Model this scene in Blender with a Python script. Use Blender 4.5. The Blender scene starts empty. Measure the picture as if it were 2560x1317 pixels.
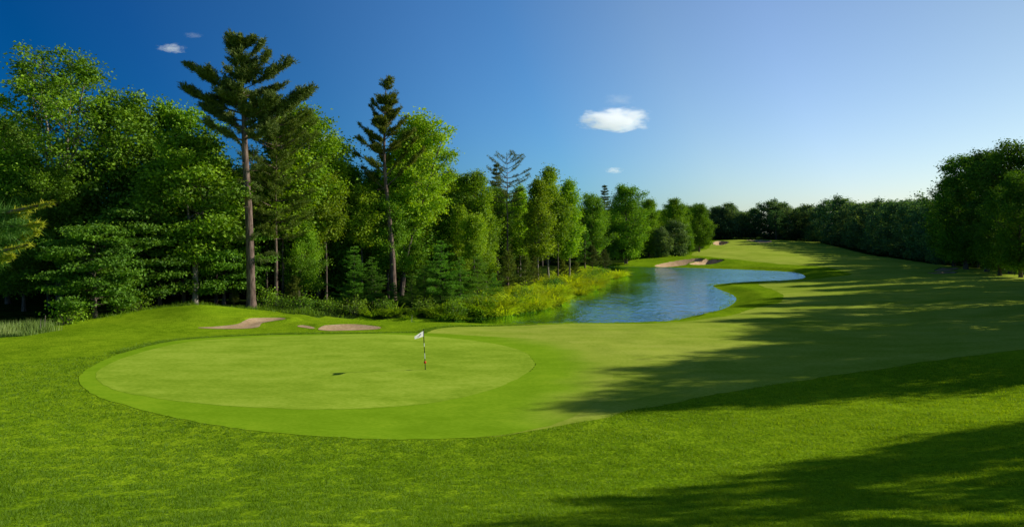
import bpy, math, random
import numpy as np
from mathutils import Vector

rng = np.random.default_rng(11)
random.seed(5)
SC = bpy.context.scene
COL = SC.collection
F = 1668.0          # focal length in photo pixels (2560 wide)
HORY = 580.0        # horizon row in the photo
CAMZ = 7.0
SUN_AZ = math.radians(79.0)    # clockwise from +Y
SUN_EL = math.radians(24.0)
WATER_Z = -1.5

def at(px, py, Y):
    return np.array([(px-1280)/F*Y, Y, CAMZ-(py-HORY)/F*Y])

# ------------------------------------------------------------------ helpers
def mk_mesh(name, verts, faces, mats=(), attrs=None, smooth=True, matidx=None):
    """faces: list of (n,k) int arrays"""
    me = bpy.data.meshes.new(name)
    verts = np.asarray(verts, dtype=np.float32)
    faces = [np.asarray(f, dtype=np.int32) for f in faces if len(f)]
    nl = sum(f.size for f in faces); nf = sum(len(f) for f in faces)
    me.vertices.add(len(verts)); me.loops.add(nl); me.polygons.add(nf)
    me.vertices.foreach_set('co', verts.ravel())
    me.loops.foreach_set('vertex_index', np.concatenate([f.ravel() for f in faces]))
    tot = np.concatenate([np.full(len(f), f.shape[1], np.int32) for f in faces])
    st = np.concatenate([[0], np.cumsum(tot)[:-1]]).astype(np.int32)
    me.polygons.foreach_set('loop_start', st)
    me.polygons.foreach_set('loop_total', tot)
    me.polygons.foreach_set('use_smooth', np.full(nf, smooth, dtype=bool))
    if matidx is not None:
        me.polygons.foreach_set('material_index', np.asarray(matidx, np.int32))
    for m in mats: me.materials.append(m)
    if attrs:
        for k, v in attrs.items():
            a = me.attributes.new(k, 'FLOAT', 'POINT')
            a.data.foreach_set('value', np.asarray(v, np.float32))
    me.update(calc_edges=True)
    me.validate()
    return me

def link(name, me, parent=None, loc=(0, 0, 0)):
    o = bpy.data.objects.new(name, me)
    COL.objects.link(o)
    o.location = loc
    if parent is not None: o.parent = parent
    return o

def tag(o, label=None, cat=None, group=None, kind=None):
    if label: o['label'] = label
    if cat: o['category'] = cat
    if group: o['group'] = group
    if kind: o['kind'] = kind
    return o

# ------------------------------------------------------------------ materials
def new_mat(name):
    m = bpy.data.materials.new(name); m.use_nodes = True
    nt = m.node_tree; nt.nodes.clear()
    return m, nt, nt.nodes, nt.links

def ramp(N, stops):
    r = N.new('ShaderNodeValToRGB')
    cr = r.color_ramp
    while len(cr.elements) > 1: cr.elements.remove(cr.elements[-1])
    cr.elements[0].position = stops[0][0]; cr.elements[0].color = (*stops[0][1], 1)
    for p, c in stops[1:]:
        e = cr.elements.new(p); e.color = (*c, 1)
    return r

def leaf_mat(name, dark, mid, light, transl=0.35, tcol=None, hue=0.010, val=0.22, gloss=0.02, tmul=1.0):
    m, nt, N, L = new_mat(name)
    out = N.new('ShaderNodeOutputMaterial')
    at_ = N.new('ShaderNodeAttribute'); at_.attribute_name = 'tint'
    r = ramp(N, [(0.0, dark), (0.5, mid), (1.0, light)])
    L.new(at_.outputs['Fac'], r.inputs[0])
    oi = N.new('ShaderNodeObjectInfo')
    h = N.new('ShaderNodeMapRange'); h.inputs['To Min'].default_value = 0.5-hue; h.inputs['To Max'].default_value = 0.5+hue
    v = N.new('ShaderNodeMapRange'); v.inputs['To Min'].default_value = 1-val; v.inputs['To Max'].default_value = 1+val
    mul = N.new('ShaderNodeMath'); mul.operation = 'MULTIPLY'; mul.inputs[1].default_value = 7.31
    fr = N.new('ShaderNodeMath'); fr.operation = 'FRACT'
    L.new(oi.outputs['Random'], h.inputs['Value'])
    L.new(oi.outputs['Random'], mul.inputs[0]); L.new(mul.outputs[0], fr.inputs[0]); L.new(fr.outputs[0], v.inputs['Value'])
    hs = N.new('ShaderNodeHueSaturation')
    L.new(r.outputs[0], hs.inputs['Color']); L.new(h.outputs[0], hs.inputs['Hue']); L.new(v.outputs[0], hs.inputs['Value'])
    d = N.new('ShaderNodeBsdfDiffuse'); L.new(hs.outputs[0], d.inputs['Color'])
    t = N.new('ShaderNodeBsdfTranslucent')
    tm = N.new('ShaderNodeMixRGB'); tm.blend_type = 'MULTIPLY'; tm.inputs[0].default_value = 1
    tc = tcol or (1.25, 1.15, 0.45)
    tm.inputs[2].default_value = (tc[0]*tmul, tc[1]*tmul, tc[2]*tmul, 1)
    L.new(hs.outputs[0], tm.inputs[1]); L.new(tm.outputs[0], t.inputs['Color'])
    mx = N.new('ShaderNodeMixShader'); mx.inputs[0].default_value = transl
    L.new(d.outputs[0], mx.inputs[1]); L.new(t.outputs[0], mx.inputs[2])
    g = N.new('ShaderNodeBsdfGlossy'); g.inputs['Roughness'].default_value = 0.6
    g.inputs['Color'].default_value = (0.9, 0.95, 0.85, 1)
    mx2 = N.new('ShaderNodeMixShader'); mx2.inputs[0].default_value = gloss
    L.new(mx.outputs[0], mx2.inputs[1]); L.new(g.outputs[0], mx2.inputs[2])
    L.new(mx2.outputs[0], out.inputs['Surface'])
    return m

def bark_mat(name, c1, c2, scale=6.0):
    m, nt, N, L = new_mat(name)
    out = N.new('ShaderNodeOutputMaterial')
    tc = N.new('ShaderNodeTexCoord'); mp = N.new('ShaderNodeMapping'); mp.inputs['Scale'].default_value = (scale, scale, scale*0.18)
    n = N.new('ShaderNodeTexNoise'); n.inputs['Scale'].default_value = 1.5; n.inputs['Detail'].default_value = 6
    L.new(tc.outputs['Object'], mp.inputs[0]); L.new(mp.outputs[0], n.inputs['Vector'])
    r = ramp(N, [(0.32, c1), (0.68, c2)]); L.new(n.outputs['Fac'], r.inputs[0])
    b = N.new('ShaderNodeBump'); b.inputs['Strength'].default_value = 0.6; b.inputs['Distance'].default_value = 0.05
    L.new(n.outputs['Fac'], b.inputs['Height'])
    d = N.new('ShaderNodeBsdfDiffuse'); L.new(r.outputs[0], d.inputs['Color']); L.new(b.outputs[0], d.inputs['Normal'])
    L.new(d.outputs[0], out.inputs['Surface'])
    return m

def grass_mat(name, cols, scales=(0.12, 1.2, 14.0), bump=0.0, bscale=30.0, stretch=(1, 1, 1), fine=0.35):
    """multi-scale mottled turf: cols dark, mid, light"""
    m, nt, N, L = new_mat(name)
    out = N.new('ShaderNodeOutputMaterial')
    tc = N.new('ShaderNodeTexCoord'); mp = N.new('ShaderNodeMapping'); mp.inputs['Scale'].default_value = stretch
    L.new(tc.outputs['Object'], mp.inputs[0])
    ns = []
    for i, s in enumerate(scales):
        n = N.new('ShaderNodeTexNoise'); n.inputs['Scale'].default_value = s; n.inputs['Detail'].default_value = 5 if i < 2 else 3
        n.inputs['Roughness'].default_value = 0.6
        L.new(mp.outputs[0], n.inputs['Vector']); ns.append(n)
    a = N.new('ShaderNodeMath'); a.operation = 'MULTIPLY_ADD'; a.inputs[1].default_value = 0.5
    L.new(ns[0].outputs['Fac'], a.inputs[0])
    b = N.new('ShaderNodeMath'); b.operation = 'MULTIPLY'; b.inputs[1].default_value = 0.5
    L.new(ns[1].outputs['Fac'], b.inputs[0]); L.new(b.outputs[0], a.inputs[2])
    s1 = N.new('ShaderNodeMath'); s1.operation = 'MULTIPLY_ADD'; s1.inputs[1].default_value = fine
    sub = N.new('ShaderNodeMath'); sub.operation = 'SUBTRACT'; sub.inputs[1].default_value = 0.5
    L.new(ns[2].outputs['Fac'], sub.inputs[0]); L.new(sub.outputs[0], s1.inputs[0]); L.new(a.outputs[0], s1.inputs[2])
    r = ramp(N, [(0.38, cols[0]), (0.5, cols[1]), (0.62, cols[2])]); L.new(s1.outputs[0], r.inputs[0])
    d = N.new('ShaderNodeBsdfDiffuse'); L.new(r.outputs[0], d.inputs['Color'])
    if bump:
        nb = N.new('ShaderNodeTexNoise'); nb.inputs['Scale'].default_value = bscale; nb.inputs['Detail'].default_value = 4
        L.new(mp.outputs[0], nb.inputs['Vector'])
        bp = N.new('ShaderNodeBump'); bp.inputs['Strength'].default_value = bump; bp.inputs['Distance'].default_value = 0.05
        L.new(nb.outputs['Fac'], bp.inputs['Height']); L.new(bp.outputs[0], d.inputs['Normal'])
    L.new(d.outputs[0], out.inputs['Surface'])
    return m

def flat_mat(name, col, rough=0.6, spec=0.2):
    m, nt, N, L = new_mat(name)
    out = N.new('ShaderNodeOutputMaterial'); p = N.new('ShaderNodeBsdfPrincipled')
    n = N.new('ShaderNodeTexNoise'); n.inputs['Scale'].default_value = 25
    r = ramp(N, [(0.3, tuple(c*0.88 for c in col)), (0.7, col)]); L.new(n.outputs['Fac'], r.inputs[0])
    L.new(r.outputs[0], p.inputs['Base Color'])
    p.inputs['Roughness'].default_value = rough; p.inputs['Specular IOR Level'].default_value = spec
    L.new(p.outputs[0], out.inputs['Surface'])
    return m

M = {}
M['green'] = grass_mat('putting_turf', [(0.25, 0.4, 0.022), (0.33, 0.49, 0.034), (0.42, 0.57, 0.055)], (0.15, 0.9, 9.0), stretch=(0.45, 1, 1), fine=0.5)
M['collar'] = grass_mat('collar_turf', [(0.2, 0.37, 0.01), (0.24, 0.425, 0.014), (0.29, 0.47, 0.018)], (0.12, 1.0, 10.0), stretch=(0.5, 1, 1), fine=0.5)
M['fairway'] = grass_mat('fairway_turf', [(0.28, 0.4, 0.03), (0.37, 0.475, 0.05), (0.46, 0.54, 0.075)], (0.07, 0.5, 9.0), stretch=(0.5, 1, 1), fine=0.5)
def blend_into(m, cols):
    nt = m.node_tree; N, L = nt.nodes, nt.links
    r = [n for n in N if n.type == 'VALTORGB'][0]; d = [n for n in N if n.type == 'BSDF_DIFFUSE'][0]
    r2 = ramp(N, [(0.33, cols[0]), (0.5, cols[1]), (0.67, cols[2])]); L.new(r.inputs[0].links[0].from_socket, r2.inputs[0])
    a = N.new('ShaderNodeAttribute'); a.attribute_name = 'blend'
    mx = N.new('ShaderNodeMixRGB'); L.new(a.outputs['Fac'], mx.inputs[0]); L.new(r.outputs[0], mx.inputs[1]); L.new(r2.outputs[0], mx.inputs[2])
    L.new(mx.outputs[0], d.inputs['Color'])
blend_into(M['collar'], [(0.30,0.42,0.035),(0.37,0.475,0.05),(0.43,0.52,0.065)])
M['rough'] = grass_mat('rough_turf', [(0.135, 0.255, 0.006), (0.21, 0.355, 0.009), (0.29, 0.44, 0.013)], (0.12, 1.4, 12.0), bump=0.9, bscale=9.0, fine=0.9)
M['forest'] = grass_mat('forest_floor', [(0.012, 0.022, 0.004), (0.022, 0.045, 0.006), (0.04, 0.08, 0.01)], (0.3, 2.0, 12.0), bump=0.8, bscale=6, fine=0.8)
M['sand'] = grass_mat('sand', [(0.46, 0.31, 0.165), (0.57, 0.4, 0.225), (0.67, 0.49, 0.3)], (0.8, 4.0, 30.0), bump=0.5, bscale=14, fine=0.6)
M['bark'] = bark_mat('bark_brown', (0.05, 0.04, 0.032), (0.19, 0.155, 0.125))
M['bark_pine'] = bark_mat('bark_pine', (0.06, 0.04, 0.034), (0.26, 0.19, 0.15), 5)
M['bark_pale'] = bark_mat('bark_pale', (0.13, 0.11, 0.09), (0.36, 0.32, 0.26), 7)
M['leaf'] = leaf_mat('leaf_green', (0.06, 0.14, 0.004), (0.17, 0.34, 0.008), (0.32, 0.54, 0.014))
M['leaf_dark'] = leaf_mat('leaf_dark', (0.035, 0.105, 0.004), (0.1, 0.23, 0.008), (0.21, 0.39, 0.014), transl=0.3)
M['leaf_light'] = leaf_mat('leaf_light', (0.12, 0.22, 0.004), (0.25, 0.42, 0.008), (0.4, 0.58, 0.014), transl=0.4)
M['leaf_far'] = leaf_mat('leaf_far', (0.04, 0.12, 0.06), (0.115, 0.23, 0.085), (0.26, 0.41, 0.09), transl=0.42, hue=0.02)  # bluish distance haze mixed into the leaf colour
M['leaf_willow'] = leaf_mat('leaf_willow', (0.0840, 0.1540, 0.0420), (0.1540, 0.2660, 0.0700), (0.2380, 0.3780, 0.1120), transl=0.3)
M['needle'] = leaf_mat('needle_pine', (0.06, 0.095, 0.018), (0.13, 0.18, 0.03), (0.23, 0.28, 0.045), transl=0.2, hue=0.012, val=0.15)
M['needle_olive'] = leaf_mat('needle_olive', (0.075, 0.115, 0.01), (0.15, 0.21, 0.016), (0.26, 0.33, 0.026), transl=0.3, hue=0.012, val=0.2)
M['needle_soft'] = leaf_mat('needle_soft', (0.05, 0.15, 0.008), (0.12, 0.3, 0.014), (0.22, 0.45, 0.02), transl=0.35, hue=0.02, val=0.2)
M['needle_near'] = leaf_mat('needle_near', (0.07, 0.19, 0.03), (0.14, 0.3, 0.035), (0.5, 0.52, 0.03), transl=0.3, hue=0.0, val=0.05)
M['fern'] = leaf_mat('fern_leaf', (0.22, 0.34, 0.004), (0.44, 0.58, 0.008), (0.62, 0.72, 0.016), transl=0.45, hue=0.015, val=0.35)
M['reed'] = leaf_mat('reed_leaf', (0.15, 0.24, 0.04), (0.27, 0.4, 0.09), (0.46, 0.52, 0.22), transl=0.35, hue=0.0, val=0.05)
M['blade'] = leaf_mat('grass_blade', (0.085, 0.19, 0.003), (0.19, 0.34, 0.004), (0.34, 0.49, 0.008), transl=0.45, hue=0.0, val=0.0, gloss=0.02)

# ------------------------------------------------------------------ terrain
def C(px, py, Y):
    p = at(px, py, Y); return tuple(p)
ctrl = [
    # putting green, nearly level
    (-10, 36, 0.0), (-20, 33, 0.0), (-8, 27, 0.0), (1, 36, 0.0), (-10, 45, 0.05), (-20, 42, 0.1), (-15, 30, 0.0), (-3, 42, 0.0), (8, 34, 0.0),
    # bank up to the viewer
    (-8, 22.5, 0.05), (0, 22.5, 0.05), (-14, 24, 0.1), (4, 24, 0.05), (-8, 16, 1.0), (0, 16, 0.95), (7, 17, 1.0),
    (-8, 10, 2.55), (0, 10, 2.55), (8, 10, 2.7), (0, 5, 3.9), (-8, 4, 3.8), (9, 4, 4.1), (0, 0, 4.9), (0, -12, 6.0), (-20, -10, 5.0), (22, -8, 5.6),
    (-20, 12, 1.9), (-22, 22, 0.7), (-28, 30, 0.25), (-34, 42, 0.05), (14, 18, 1.45), (20, 14, 2.6), (12, 24, 0.5), (20, 28, 0.55), (28, 34, 0.5), (30, 24, 1.9), (42, 34, 1.3), (60, 40, 1.4), (50, 15, 3.0), (80, 20, 3.0),
    # fairway to the right of the green
    (14, 33, 0.0), (22, 40, -0.05), (30, 50, -0.15), (12, 45, -0.05), (8, 50, -0.2), (0, 50, -0.28), (18, 54, -0.3), (30, 68, -0.5), (44, 66, -0.1),
    (45, 90, -0.6), (60, 110, -0.35), (84, 110, -0.2), (42, 52, 0.1), (60, 70, 0.3), (70, 90, 0.1), (85, 80, 0.8),
    C(1860, 722, 95), (38, 107, -1.1), (46, 110, -1.0), C(2000, 694, 120), C(2150, 670, 140), C(2300, 690, 110), C(2060, 655, 160),
    # bunker bank across the pond, far fairway
    (42, 160, -1.2), C(1720, 645, 172), C(1900, 640, 180), C(1780, 633, 200), C(1900, 630, 205), C(1800, 626, 225), C(1850, 611, 265), C(1880, 600, 290), C(1800, 600, 300), C(2000, 600, 310),
    C(2060, 609, 280), C(2200, 640, 210), C(2350, 660, 160), C(1640, 655, 170), C(1690, 640, 195),
    (120, 400, 4.5), (220, 420, 4.5), (0, 420, 3), (-200, 380, 2), (-160, 120, 0), (220, 160, 1), (200, -60, 4), (-120, -60, 3), (-60, 0, 2.0), (300, 300, 2), (-60, 250, 0),
    # left: mounds behind the green, wood edge
    C(500, 766, 57), C(430, 774, 57), C(560, 774, 57), C(400, 792, 55), C(620, 800, 54), C(250, 815, 50), C(150, 822, 50), C(628, 772, 62), C(485, 764, 64), C(60, 830, 48),
    C(720, 800, 53.5), C(850, 806, 53), C(800, 803, 53.5), C(1040, 815, 52), C(940, 811, 53), C(600, 823, 49.5), C(740, 824, 49.5), C(900, 828, 49),
    (-40, 80, 0.0), (-20, 92, -0.3), (-70, 80, 0.3), (-60, 60, 0.1), (-8, 100, -0.5), (-5, 80, -0.9), (8, 120, -0.8), (10, 160, -0.8), (-30, 160, 0),
]
CP = np.array(ctrl, float)
def _phi(d2):
    return 0.5*d2*np.log(np.maximum(d2, 1e-9))
def _tps_fit(P, lam=4.0):
    n = len(P); X = P[:, :2]
    d2 = ((X[:, None]-X[None])**2).sum(-1)
    K = _phi(d2)+lam*np.eye(n)
    Q = np.c_[np.ones(n), X]
    A = np.block([[K, Q], [Q.T, np.zeros((3, 3))]])
    return np.linalg.solve(A, np.r_[P[:, 2], 0, 0, 0])
TPSW = _tps_fit(CP)
def tps(x, y):
    x = np.asarray(x, float).ravel(); y = np.asarray(y, float).ravel()
    out = np.empty(len(x))
    for i in range(0, len(x), 20000):
        xs, ys = x[i:i+20000], y[i:i+20000]
        d2 = (xs[:, None]-CP[None, :, 0])**2+(ys[:, None]-CP[None, :, 1])**2
        out[i:i+20000] = _phi(d2)@TPSW[:-3]+TPSW[-3]+TPSW[-2]*xs+TPSW[-1]*ys
    return out

def spline(pts, n=8):
    """closed Catmull-Rom through 2-D points"""
    P = np.array(pts, float); k = len(P); res = []
    for i in range(k):
        p0, p1, p2, p3 = P[i-1], P[i], P[(i+1) % k], P[(i+2) % k]
        for t in np.linspace(0, 1, n, endpoint=False):
            res.append(0.5*((2*p1)+(-p0+p2)*t+(2*p0-5*p1+4*p2-p3)*t*t+(-p0+3*p1-3*p2+p3)*t**3))
    return np.array(res)

def sdf(poly, x, y, pad=14.0):
    """signed distance to closed polygon, negative inside; far points get +pad"""
    x = np.asarray(x, float); y = np.asarray(y, float)
    d = np.full(x.shape, float(pad))
    lo, hi = poly.min(0)-pad, poly.max(0)+pad
    idx = np.where((x > lo[0]) & (x < hi[0]) & (y > lo[1]) & (y < hi[1]))[0]
    A = poly; B = np.roll(poly, -1, 0)
    for i in range(0, len(idx), 20000):
        k = idx[i:i+20000]
        px, py = x[k][:, None], y[k][:, None]
        ex, ey = (B-A)[:, 0], (B-A)[:, 1]
        wx, wy = px-A[:, 0], py-A[:, 1]
        t = np.clip((wx*ex+wy*ey)/(ex*ex+ey*ey+1e-12), 0, 1)
        dd = np.sqrt(((wx-t*ex)**2+(wy-t*ey)**2).min(1))
        c = ((A[:, 1] > py) != (B[:, 1] > py)) & (px < (B[:, 0]-A[:, 0])*(py-A[:, 1])/(B[:, 1]-A[:, 1]+1e-12)+A[:, 0])
        ins = c.sum(1) % 2 == 1
        d[k] = np.where(ins, -dd, np.minimum(dd, pad))
    return d

def flat(px, py, z=0.0):
    Y = (CAMZ-z)*F/(py-HORY); return ((px-1280)/F*Y, Y)
def flats(L_, z=0.0): return [flat(a, b, z) for a, b in L_]

POND = spline(flats([(1690, 797), (1800, 770), (1827, 742), (1772, 716), (1800, 708), (1900, 704), (1985, 698), (2002, 689), (1970, 680), (1850, 674), (1700, 669.5), (1590, 667), (1500, 667),
                     (1550, 678), (1572, 690), (1530, 697), (1500, 720), (1440, 745), (1370, 770), (1290, 786), (1150, 800), (1040, 805)], WATER_Z)
              + [(-14, 62), (-14, 58.5), (-6, 57.0), (3, 56.5), (10, 57), (15, 61)], 6)
GREEN = spline(flats([(240, 945), (300, 980), (450, 1003), (640, 1018), (800, 1022), (950, 1015), (1100, 999), (1240, 966), (1325, 925), (1336, 905), (1300, 876), (1200, 853), (1090, 841), (960, 835), (800, 835), (640, 841), (480, 857), (340, 888), (262, 918)]), 6)
COLLAR = spline(flats([(196, 950), (225, 985), (300, 1012), (500, 1058), (700, 1085), (950, 1103), (1180, 1097), (1330, 1075), (1450, 1030), (1520, 970), (1530, 905), (1470, 868), (1380, 848), (1200, 836), (1060, 829), (900, 830), (780, 830), (640, 835), (460, 851), (310, 885), (225, 920)]), 6)
FAIRWAY = spline(flats([(1210, 1093), (1400, 1066), (1620, 1016), (1800, 985), (1980, 955), (2200, 925), (2560, 888)]) + [(55, 46), (78, 62), (95, 95), (96, 120)]
                 + [tuple(at(2330, 662, 160)[:2]), tuple(at(2190, 640, 210)[:2]), tuple(at(2070, 612, 272)[:2]), tuple(at(2030, 604, 295)[:2]), tuple(at(1900, 601, 295)[:2]), tuple(at(1790, 604, 285)[:2]), tuple(at(1770, 622, 240)[:2]), tuple(at(1730, 634, 205)[:2]), tuple(at(1760, 642, 178)[:2]),
                    (62, 158), (68, 146), (66, 133), (62, 122), (52, 113), (42, 108), (38, 103), (36, 92), (31, 76), (24, 66), (18, 58), (11, 53.6), (3, 53), (-4, 51.5), (-6, 47), (-3, 42), (-1, 34), (-2.5, 27), (-2, 23.5)], 6)
FOREST = np.array([(-48, 44), (-44, 50), (-38, 53), (-35, 55), (-31, 60.5), (-27, 61.5), (-22.5, 60.5), (-19, 58), (-15.5, 58), (-14.5, 64), (-9, 64.5), (-4, 66.5), (0, 71), (3, 77), (6, 87), (10, 102), (13, 121), (13, 140), (18, 166), (28, 170), (38, 186), (50, 205), (62, 222), (72, 250), (84, 285), (92, 303),
                   (110, 306), (136, 300), (122, 268), (112, 225), (100, 180), (92, 150), (82, 130), (78, 112), (95, 96), (84, 84), (62, 50), (54, 30), (52, 0), (300, -20), (400, 200), (300, 480), (-300, 480), (-300, 60)], float)
_HUMPS = [(-29.5, 57, 5.5, 2.6, 0.2), (-23.5, 53.2, 3.5, 1.6, 0.25)]
def base_h(x, y):
    h = tps(x, y)
    for (cx, cy, sx, sy, a) in _HUMPS: h = h+a*np.exp(-((np.asarray(x).ravel()-cx)/sx)**2-((np.asarray(y).ravel()-cy)/sy)**2)
    return h
def ground_px(L_, y0=44, y1=70):
    r = []
    for px, py in L_:
        Y = np.arange(y0, y1, 0.05); X = (px-1280)/F*Y
        hit = base_h(X, Y) > CAMZ-(py-HORY)/F*Y
        j = int(np.argmax(hit)) if hit.any() else len(Y)-1
        r.append((X[j], Y[j]))
    return r
BUNK = {
    'lead': ground_px([(492, 819), (540, 816), (590, 811), (612, 803), (640, 797), (695, 796), (715, 800), (685, 804), (655, 808), (645, 817), (620, 821), (560, 822)]),
    'greenside': ground_px([(796, 822), (806, 817), (830, 814), (890, 813), (950, 819), (940, 823), (900, 825), (830, 827), (800, 825)]),
    'sliver': ground_px([(742, 816), (760, 814.5), (785, 819), (782, 822), (765, 820)]),
}
def far_poly(L_, Y0, Y1, y0, y1):
    """pixel outline on a rising bank: row y0 is at depth Y0, row y1 at Y1"""
    r = []
    for px, py in L_:
        Y = Y0+(py-y0)/(y1-y0)*(Y1-Y0); r.append(((px-1280)/F*Y, Y))
    return r
BUNK['bank_wide'] = far_poly([(1636, 661), (1662, 655), (1700, 651), (1742, 649), (1760, 651), (1752, 655), (1724, 659), (1712, 664), (1660, 665)], 161, 174, 666, 645)
BUNK['bank_right'] = far_poly([(1724, 662), (1745, 656), (1770, 652), (1800, 654), (1808, 658), (1790, 664), (1750, 666)], 161, 174, 666, 645)
BUNK['far_left'] = far_poly([(1782, 602), (1800, 598), (1822, 603), (1808, 610), (1788, 611)], 262, 290, 611, 598)
BUNK['far_right'] = far_poly([(1865, 597), (1890, 594), (1925, 597), (1928, 604), (1900, 606), (1885, 601)], 272, 296, 606, 594)
BUNK['shade_upper'] = far_poly([(2335, 666), (2355, 662), (2395, 660), (2390, 664), (2350, 667)], 128, 142, 667, 660)
BUNK['shade_lower'] = far_poly([(2318, 673), (2345, 669), (2388, 668), (2386, 673), (2350, 676)], 118, 126, 676, 668)
for k in list(BUNK): BUNK[k] = spline(BUNK[k], 5)
BDEPTH = {'lead': 0.08, 'greenside': 0.08, 'sliver': 0.03, 'bank_wide': 2.0, 'bank_right': 2.2, 'far_left': 1.6, 'far_right': 1.0, 'shade_upper': 0.5, 'shade_lower': 0.4}
BEDGE = {'lead': 1.2, 'greenside': 1.2, 'sliver': 0.5, 'bank_wide': 1.1, 'bank_right': 1.0, 'far_left': 2.5, 'far_right': 2, 'shade_upper': 1.2, 'shade_lower': 1.2}

def sstep(t):
    t = np.clip(t, 0, 1); return t*t*(3-2*t)
# smooth value noise for gentle undulation
_g = rng.standard_normal((128, 128))
def vnoise(x, y, s):
    u, v = np.asarray(x)/s+500.3, np.asarray(y)/s+500.7
    i, j = np.floor(u).astype(int), np.floor(v).astype(int); fu, fv = sstep(u-i), sstep(v-j)
    a = _g[i % 128, j % 128]; b = _g[(i+1) % 128, j % 128]; c = _g[i % 128, (j+1) % 128]; d = _g[(i+1) % 128, (j+1) % 128]
    return (a*(1-fu)+b*fu)*(1-fv)+(c*(1-fu)+d*fu)*fv

def height(x, y):
    x = np.asarray(x, float).ravel(); y = np.asarray(y, float).ravel()
    h = tps(x, y)
    r = np.hypot(x, y)
    far = sstep((r-380)/250)
    h = h*(1-far)+4.0*far
    h = np.clip(h, -3, 9)
    for (cx, cy, sx, sy, a) in _HUMPS:
        h = h+a*np.exp(-((x-cx)/sx)**2-((y-cy)/sy)**2)
    rough = np.clip(sdf(GREEN, x, y)/6, 0, 1)
    near_sand = np.exp(-((x+16)/12.0)**2-((y-51)/5.0)**2)
    rough = rough*(1-0.95*near_sand)
    h = h+rough*(0.05*vnoise(x, y, 5.0)+0.02*vnoise(x, y, 1.7))
    # pond basin
    d = sdf(POND, x, y, 8.0)
    w = np.where((y < 62) & (x > -16), 2.6, 4.0)
    t = sstep(d/w)
    bed = WATER_Z-0.03-0.25*np.clip(-d, 0, 4)
    h = np.where(d < w, bed*(1-t)+h*t, h)
    for k, p in BUNK.items():
        b = sdf(p, x, y, 4.0)
        cut = sstep(-b/BEDGE[k]*0.9+0.12)
        if k not in ('lead', 'greenside', 'sliver'):
            cut = cut*np.clip(0.12+(y-p[:, 1].min())/(p[:, 1].max()-p[:, 1].min()), 0.12, 1)
        h = h-BDEPTH[k]*cut
        if k in ('lead', 'greenside', 'sliver'):      # turf lip standing up behind the sand
            h = h+0.13*np.exp(-((b-0.45)/0.55)**2)*sstep((y-p[:, 1].mean())/1.5)*(b > -0.6)
    return h
def gz(x, y): return float(height([x], [y])[0])

# polar ground grid, denser in front of the viewer
ang = np.concatenate([np.linspace(-50, 50, 720), np.linspace(50, 310, 80)[1:-1]])
ang = np.radians(ang)
rad = np.concatenate([[0.8], np.geomspace(2.0, 18, 90), np.arange(18.2, 64, 0.2), np.arange(64, 180, 0.5), np.arange(180, 320, 1.0), np.geomspace(320, 1500, 40)])
na, nr = len(ang), len(rad)
RR, AA = np.meshgrid(rad, ang, indexing='ij')
GX = (RR*np.sin(AA)).ravel(); GY = (RR*np.cos(AA)).ravel()
GH = height(GX, GY)
GV = np.c_[GX, GY, GH]
i0 = (np.arange(nr-1)[:, None]*na+np.arange(na)[None]).ravel()
i1 = (np.arange(nr-1)[:, None]*na+(np.arange(na)+1)[None] % na).ravel()
T1 = np.c_[i0, i1, i1+na]; T2 = np.c_[i0, i1+na, i0+na]
GT = np.vstack([T1, T2])[:, ::-1]

def clip(s, off):
    """part of the ground sheet where s<0, lifted by off"""
    ins = s < 0
    cnt = ins[GT].sum(1)
    full = GT[cnt == 3]
    tris = [full]; ekeys = []; extra_tri = []
    for n_in in (1, 2):
        T = GT[cnt == n_in]
        if not len(T): continue
        flag = ins[T] if n_in == 1 else ~ins[T]
        k = flag.argmax(1)
        ar = np.arange(len(T))
        a, b, c = T[ar, k], T[ar, (k+1) % 3], T[ar, (k+2) % 3]
        extra_tri.append((n_in, a, b, c))
    V = [GV]; base = len(GV); newtri = []
    for n_in, a, b, c in extra_tri:
        def cut(p, q):
            lo, hi = np.minimum(p, q), np.maximum(p, q)
            return lo.astype(np.int64)*len(GV)+hi
        ekeys.append((n_in, a, b, c, cut(a, b), cut(a, c)))
    if ekeys:
        allk = np.unique(np.concatenate([np.r_[e[4], e[5]] for e in ekeys]))
        lo, hi = allk//len(GV), allk % len(GV)
        t = s[lo]/(s[lo]-s[hi])
        V.append(GV[lo]+(GV[hi]-GV[lo])*t[:, None])
        for n_in, a, b, c, kab, kac in ekeys:
            iab = base+np.searchsorted(allk, kab); iac = base+np.searchsorted(allk, kac)
            if n_in == 1: newtri.append(np.c_[a, iab, iac])
            else: newtri += [np.c_[iab, b, c], np.c_[iab, c, iac]]
    V = np.vstack(V); Tn = np.vstack([full]+newtri)
    used, inv = np.unique(Tn, return_inverse=True)
    Vn = V[used].copy()
    Vn[:, 2] += off
    return Vn, inv.reshape(-1, 3)

def sheet(name, s, off, mat):
    v, t = clip(s, off)
    o = link(name, mk_mesh(name, v, [t], [mat]))
    tag(o, kind='structure'); return o

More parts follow.
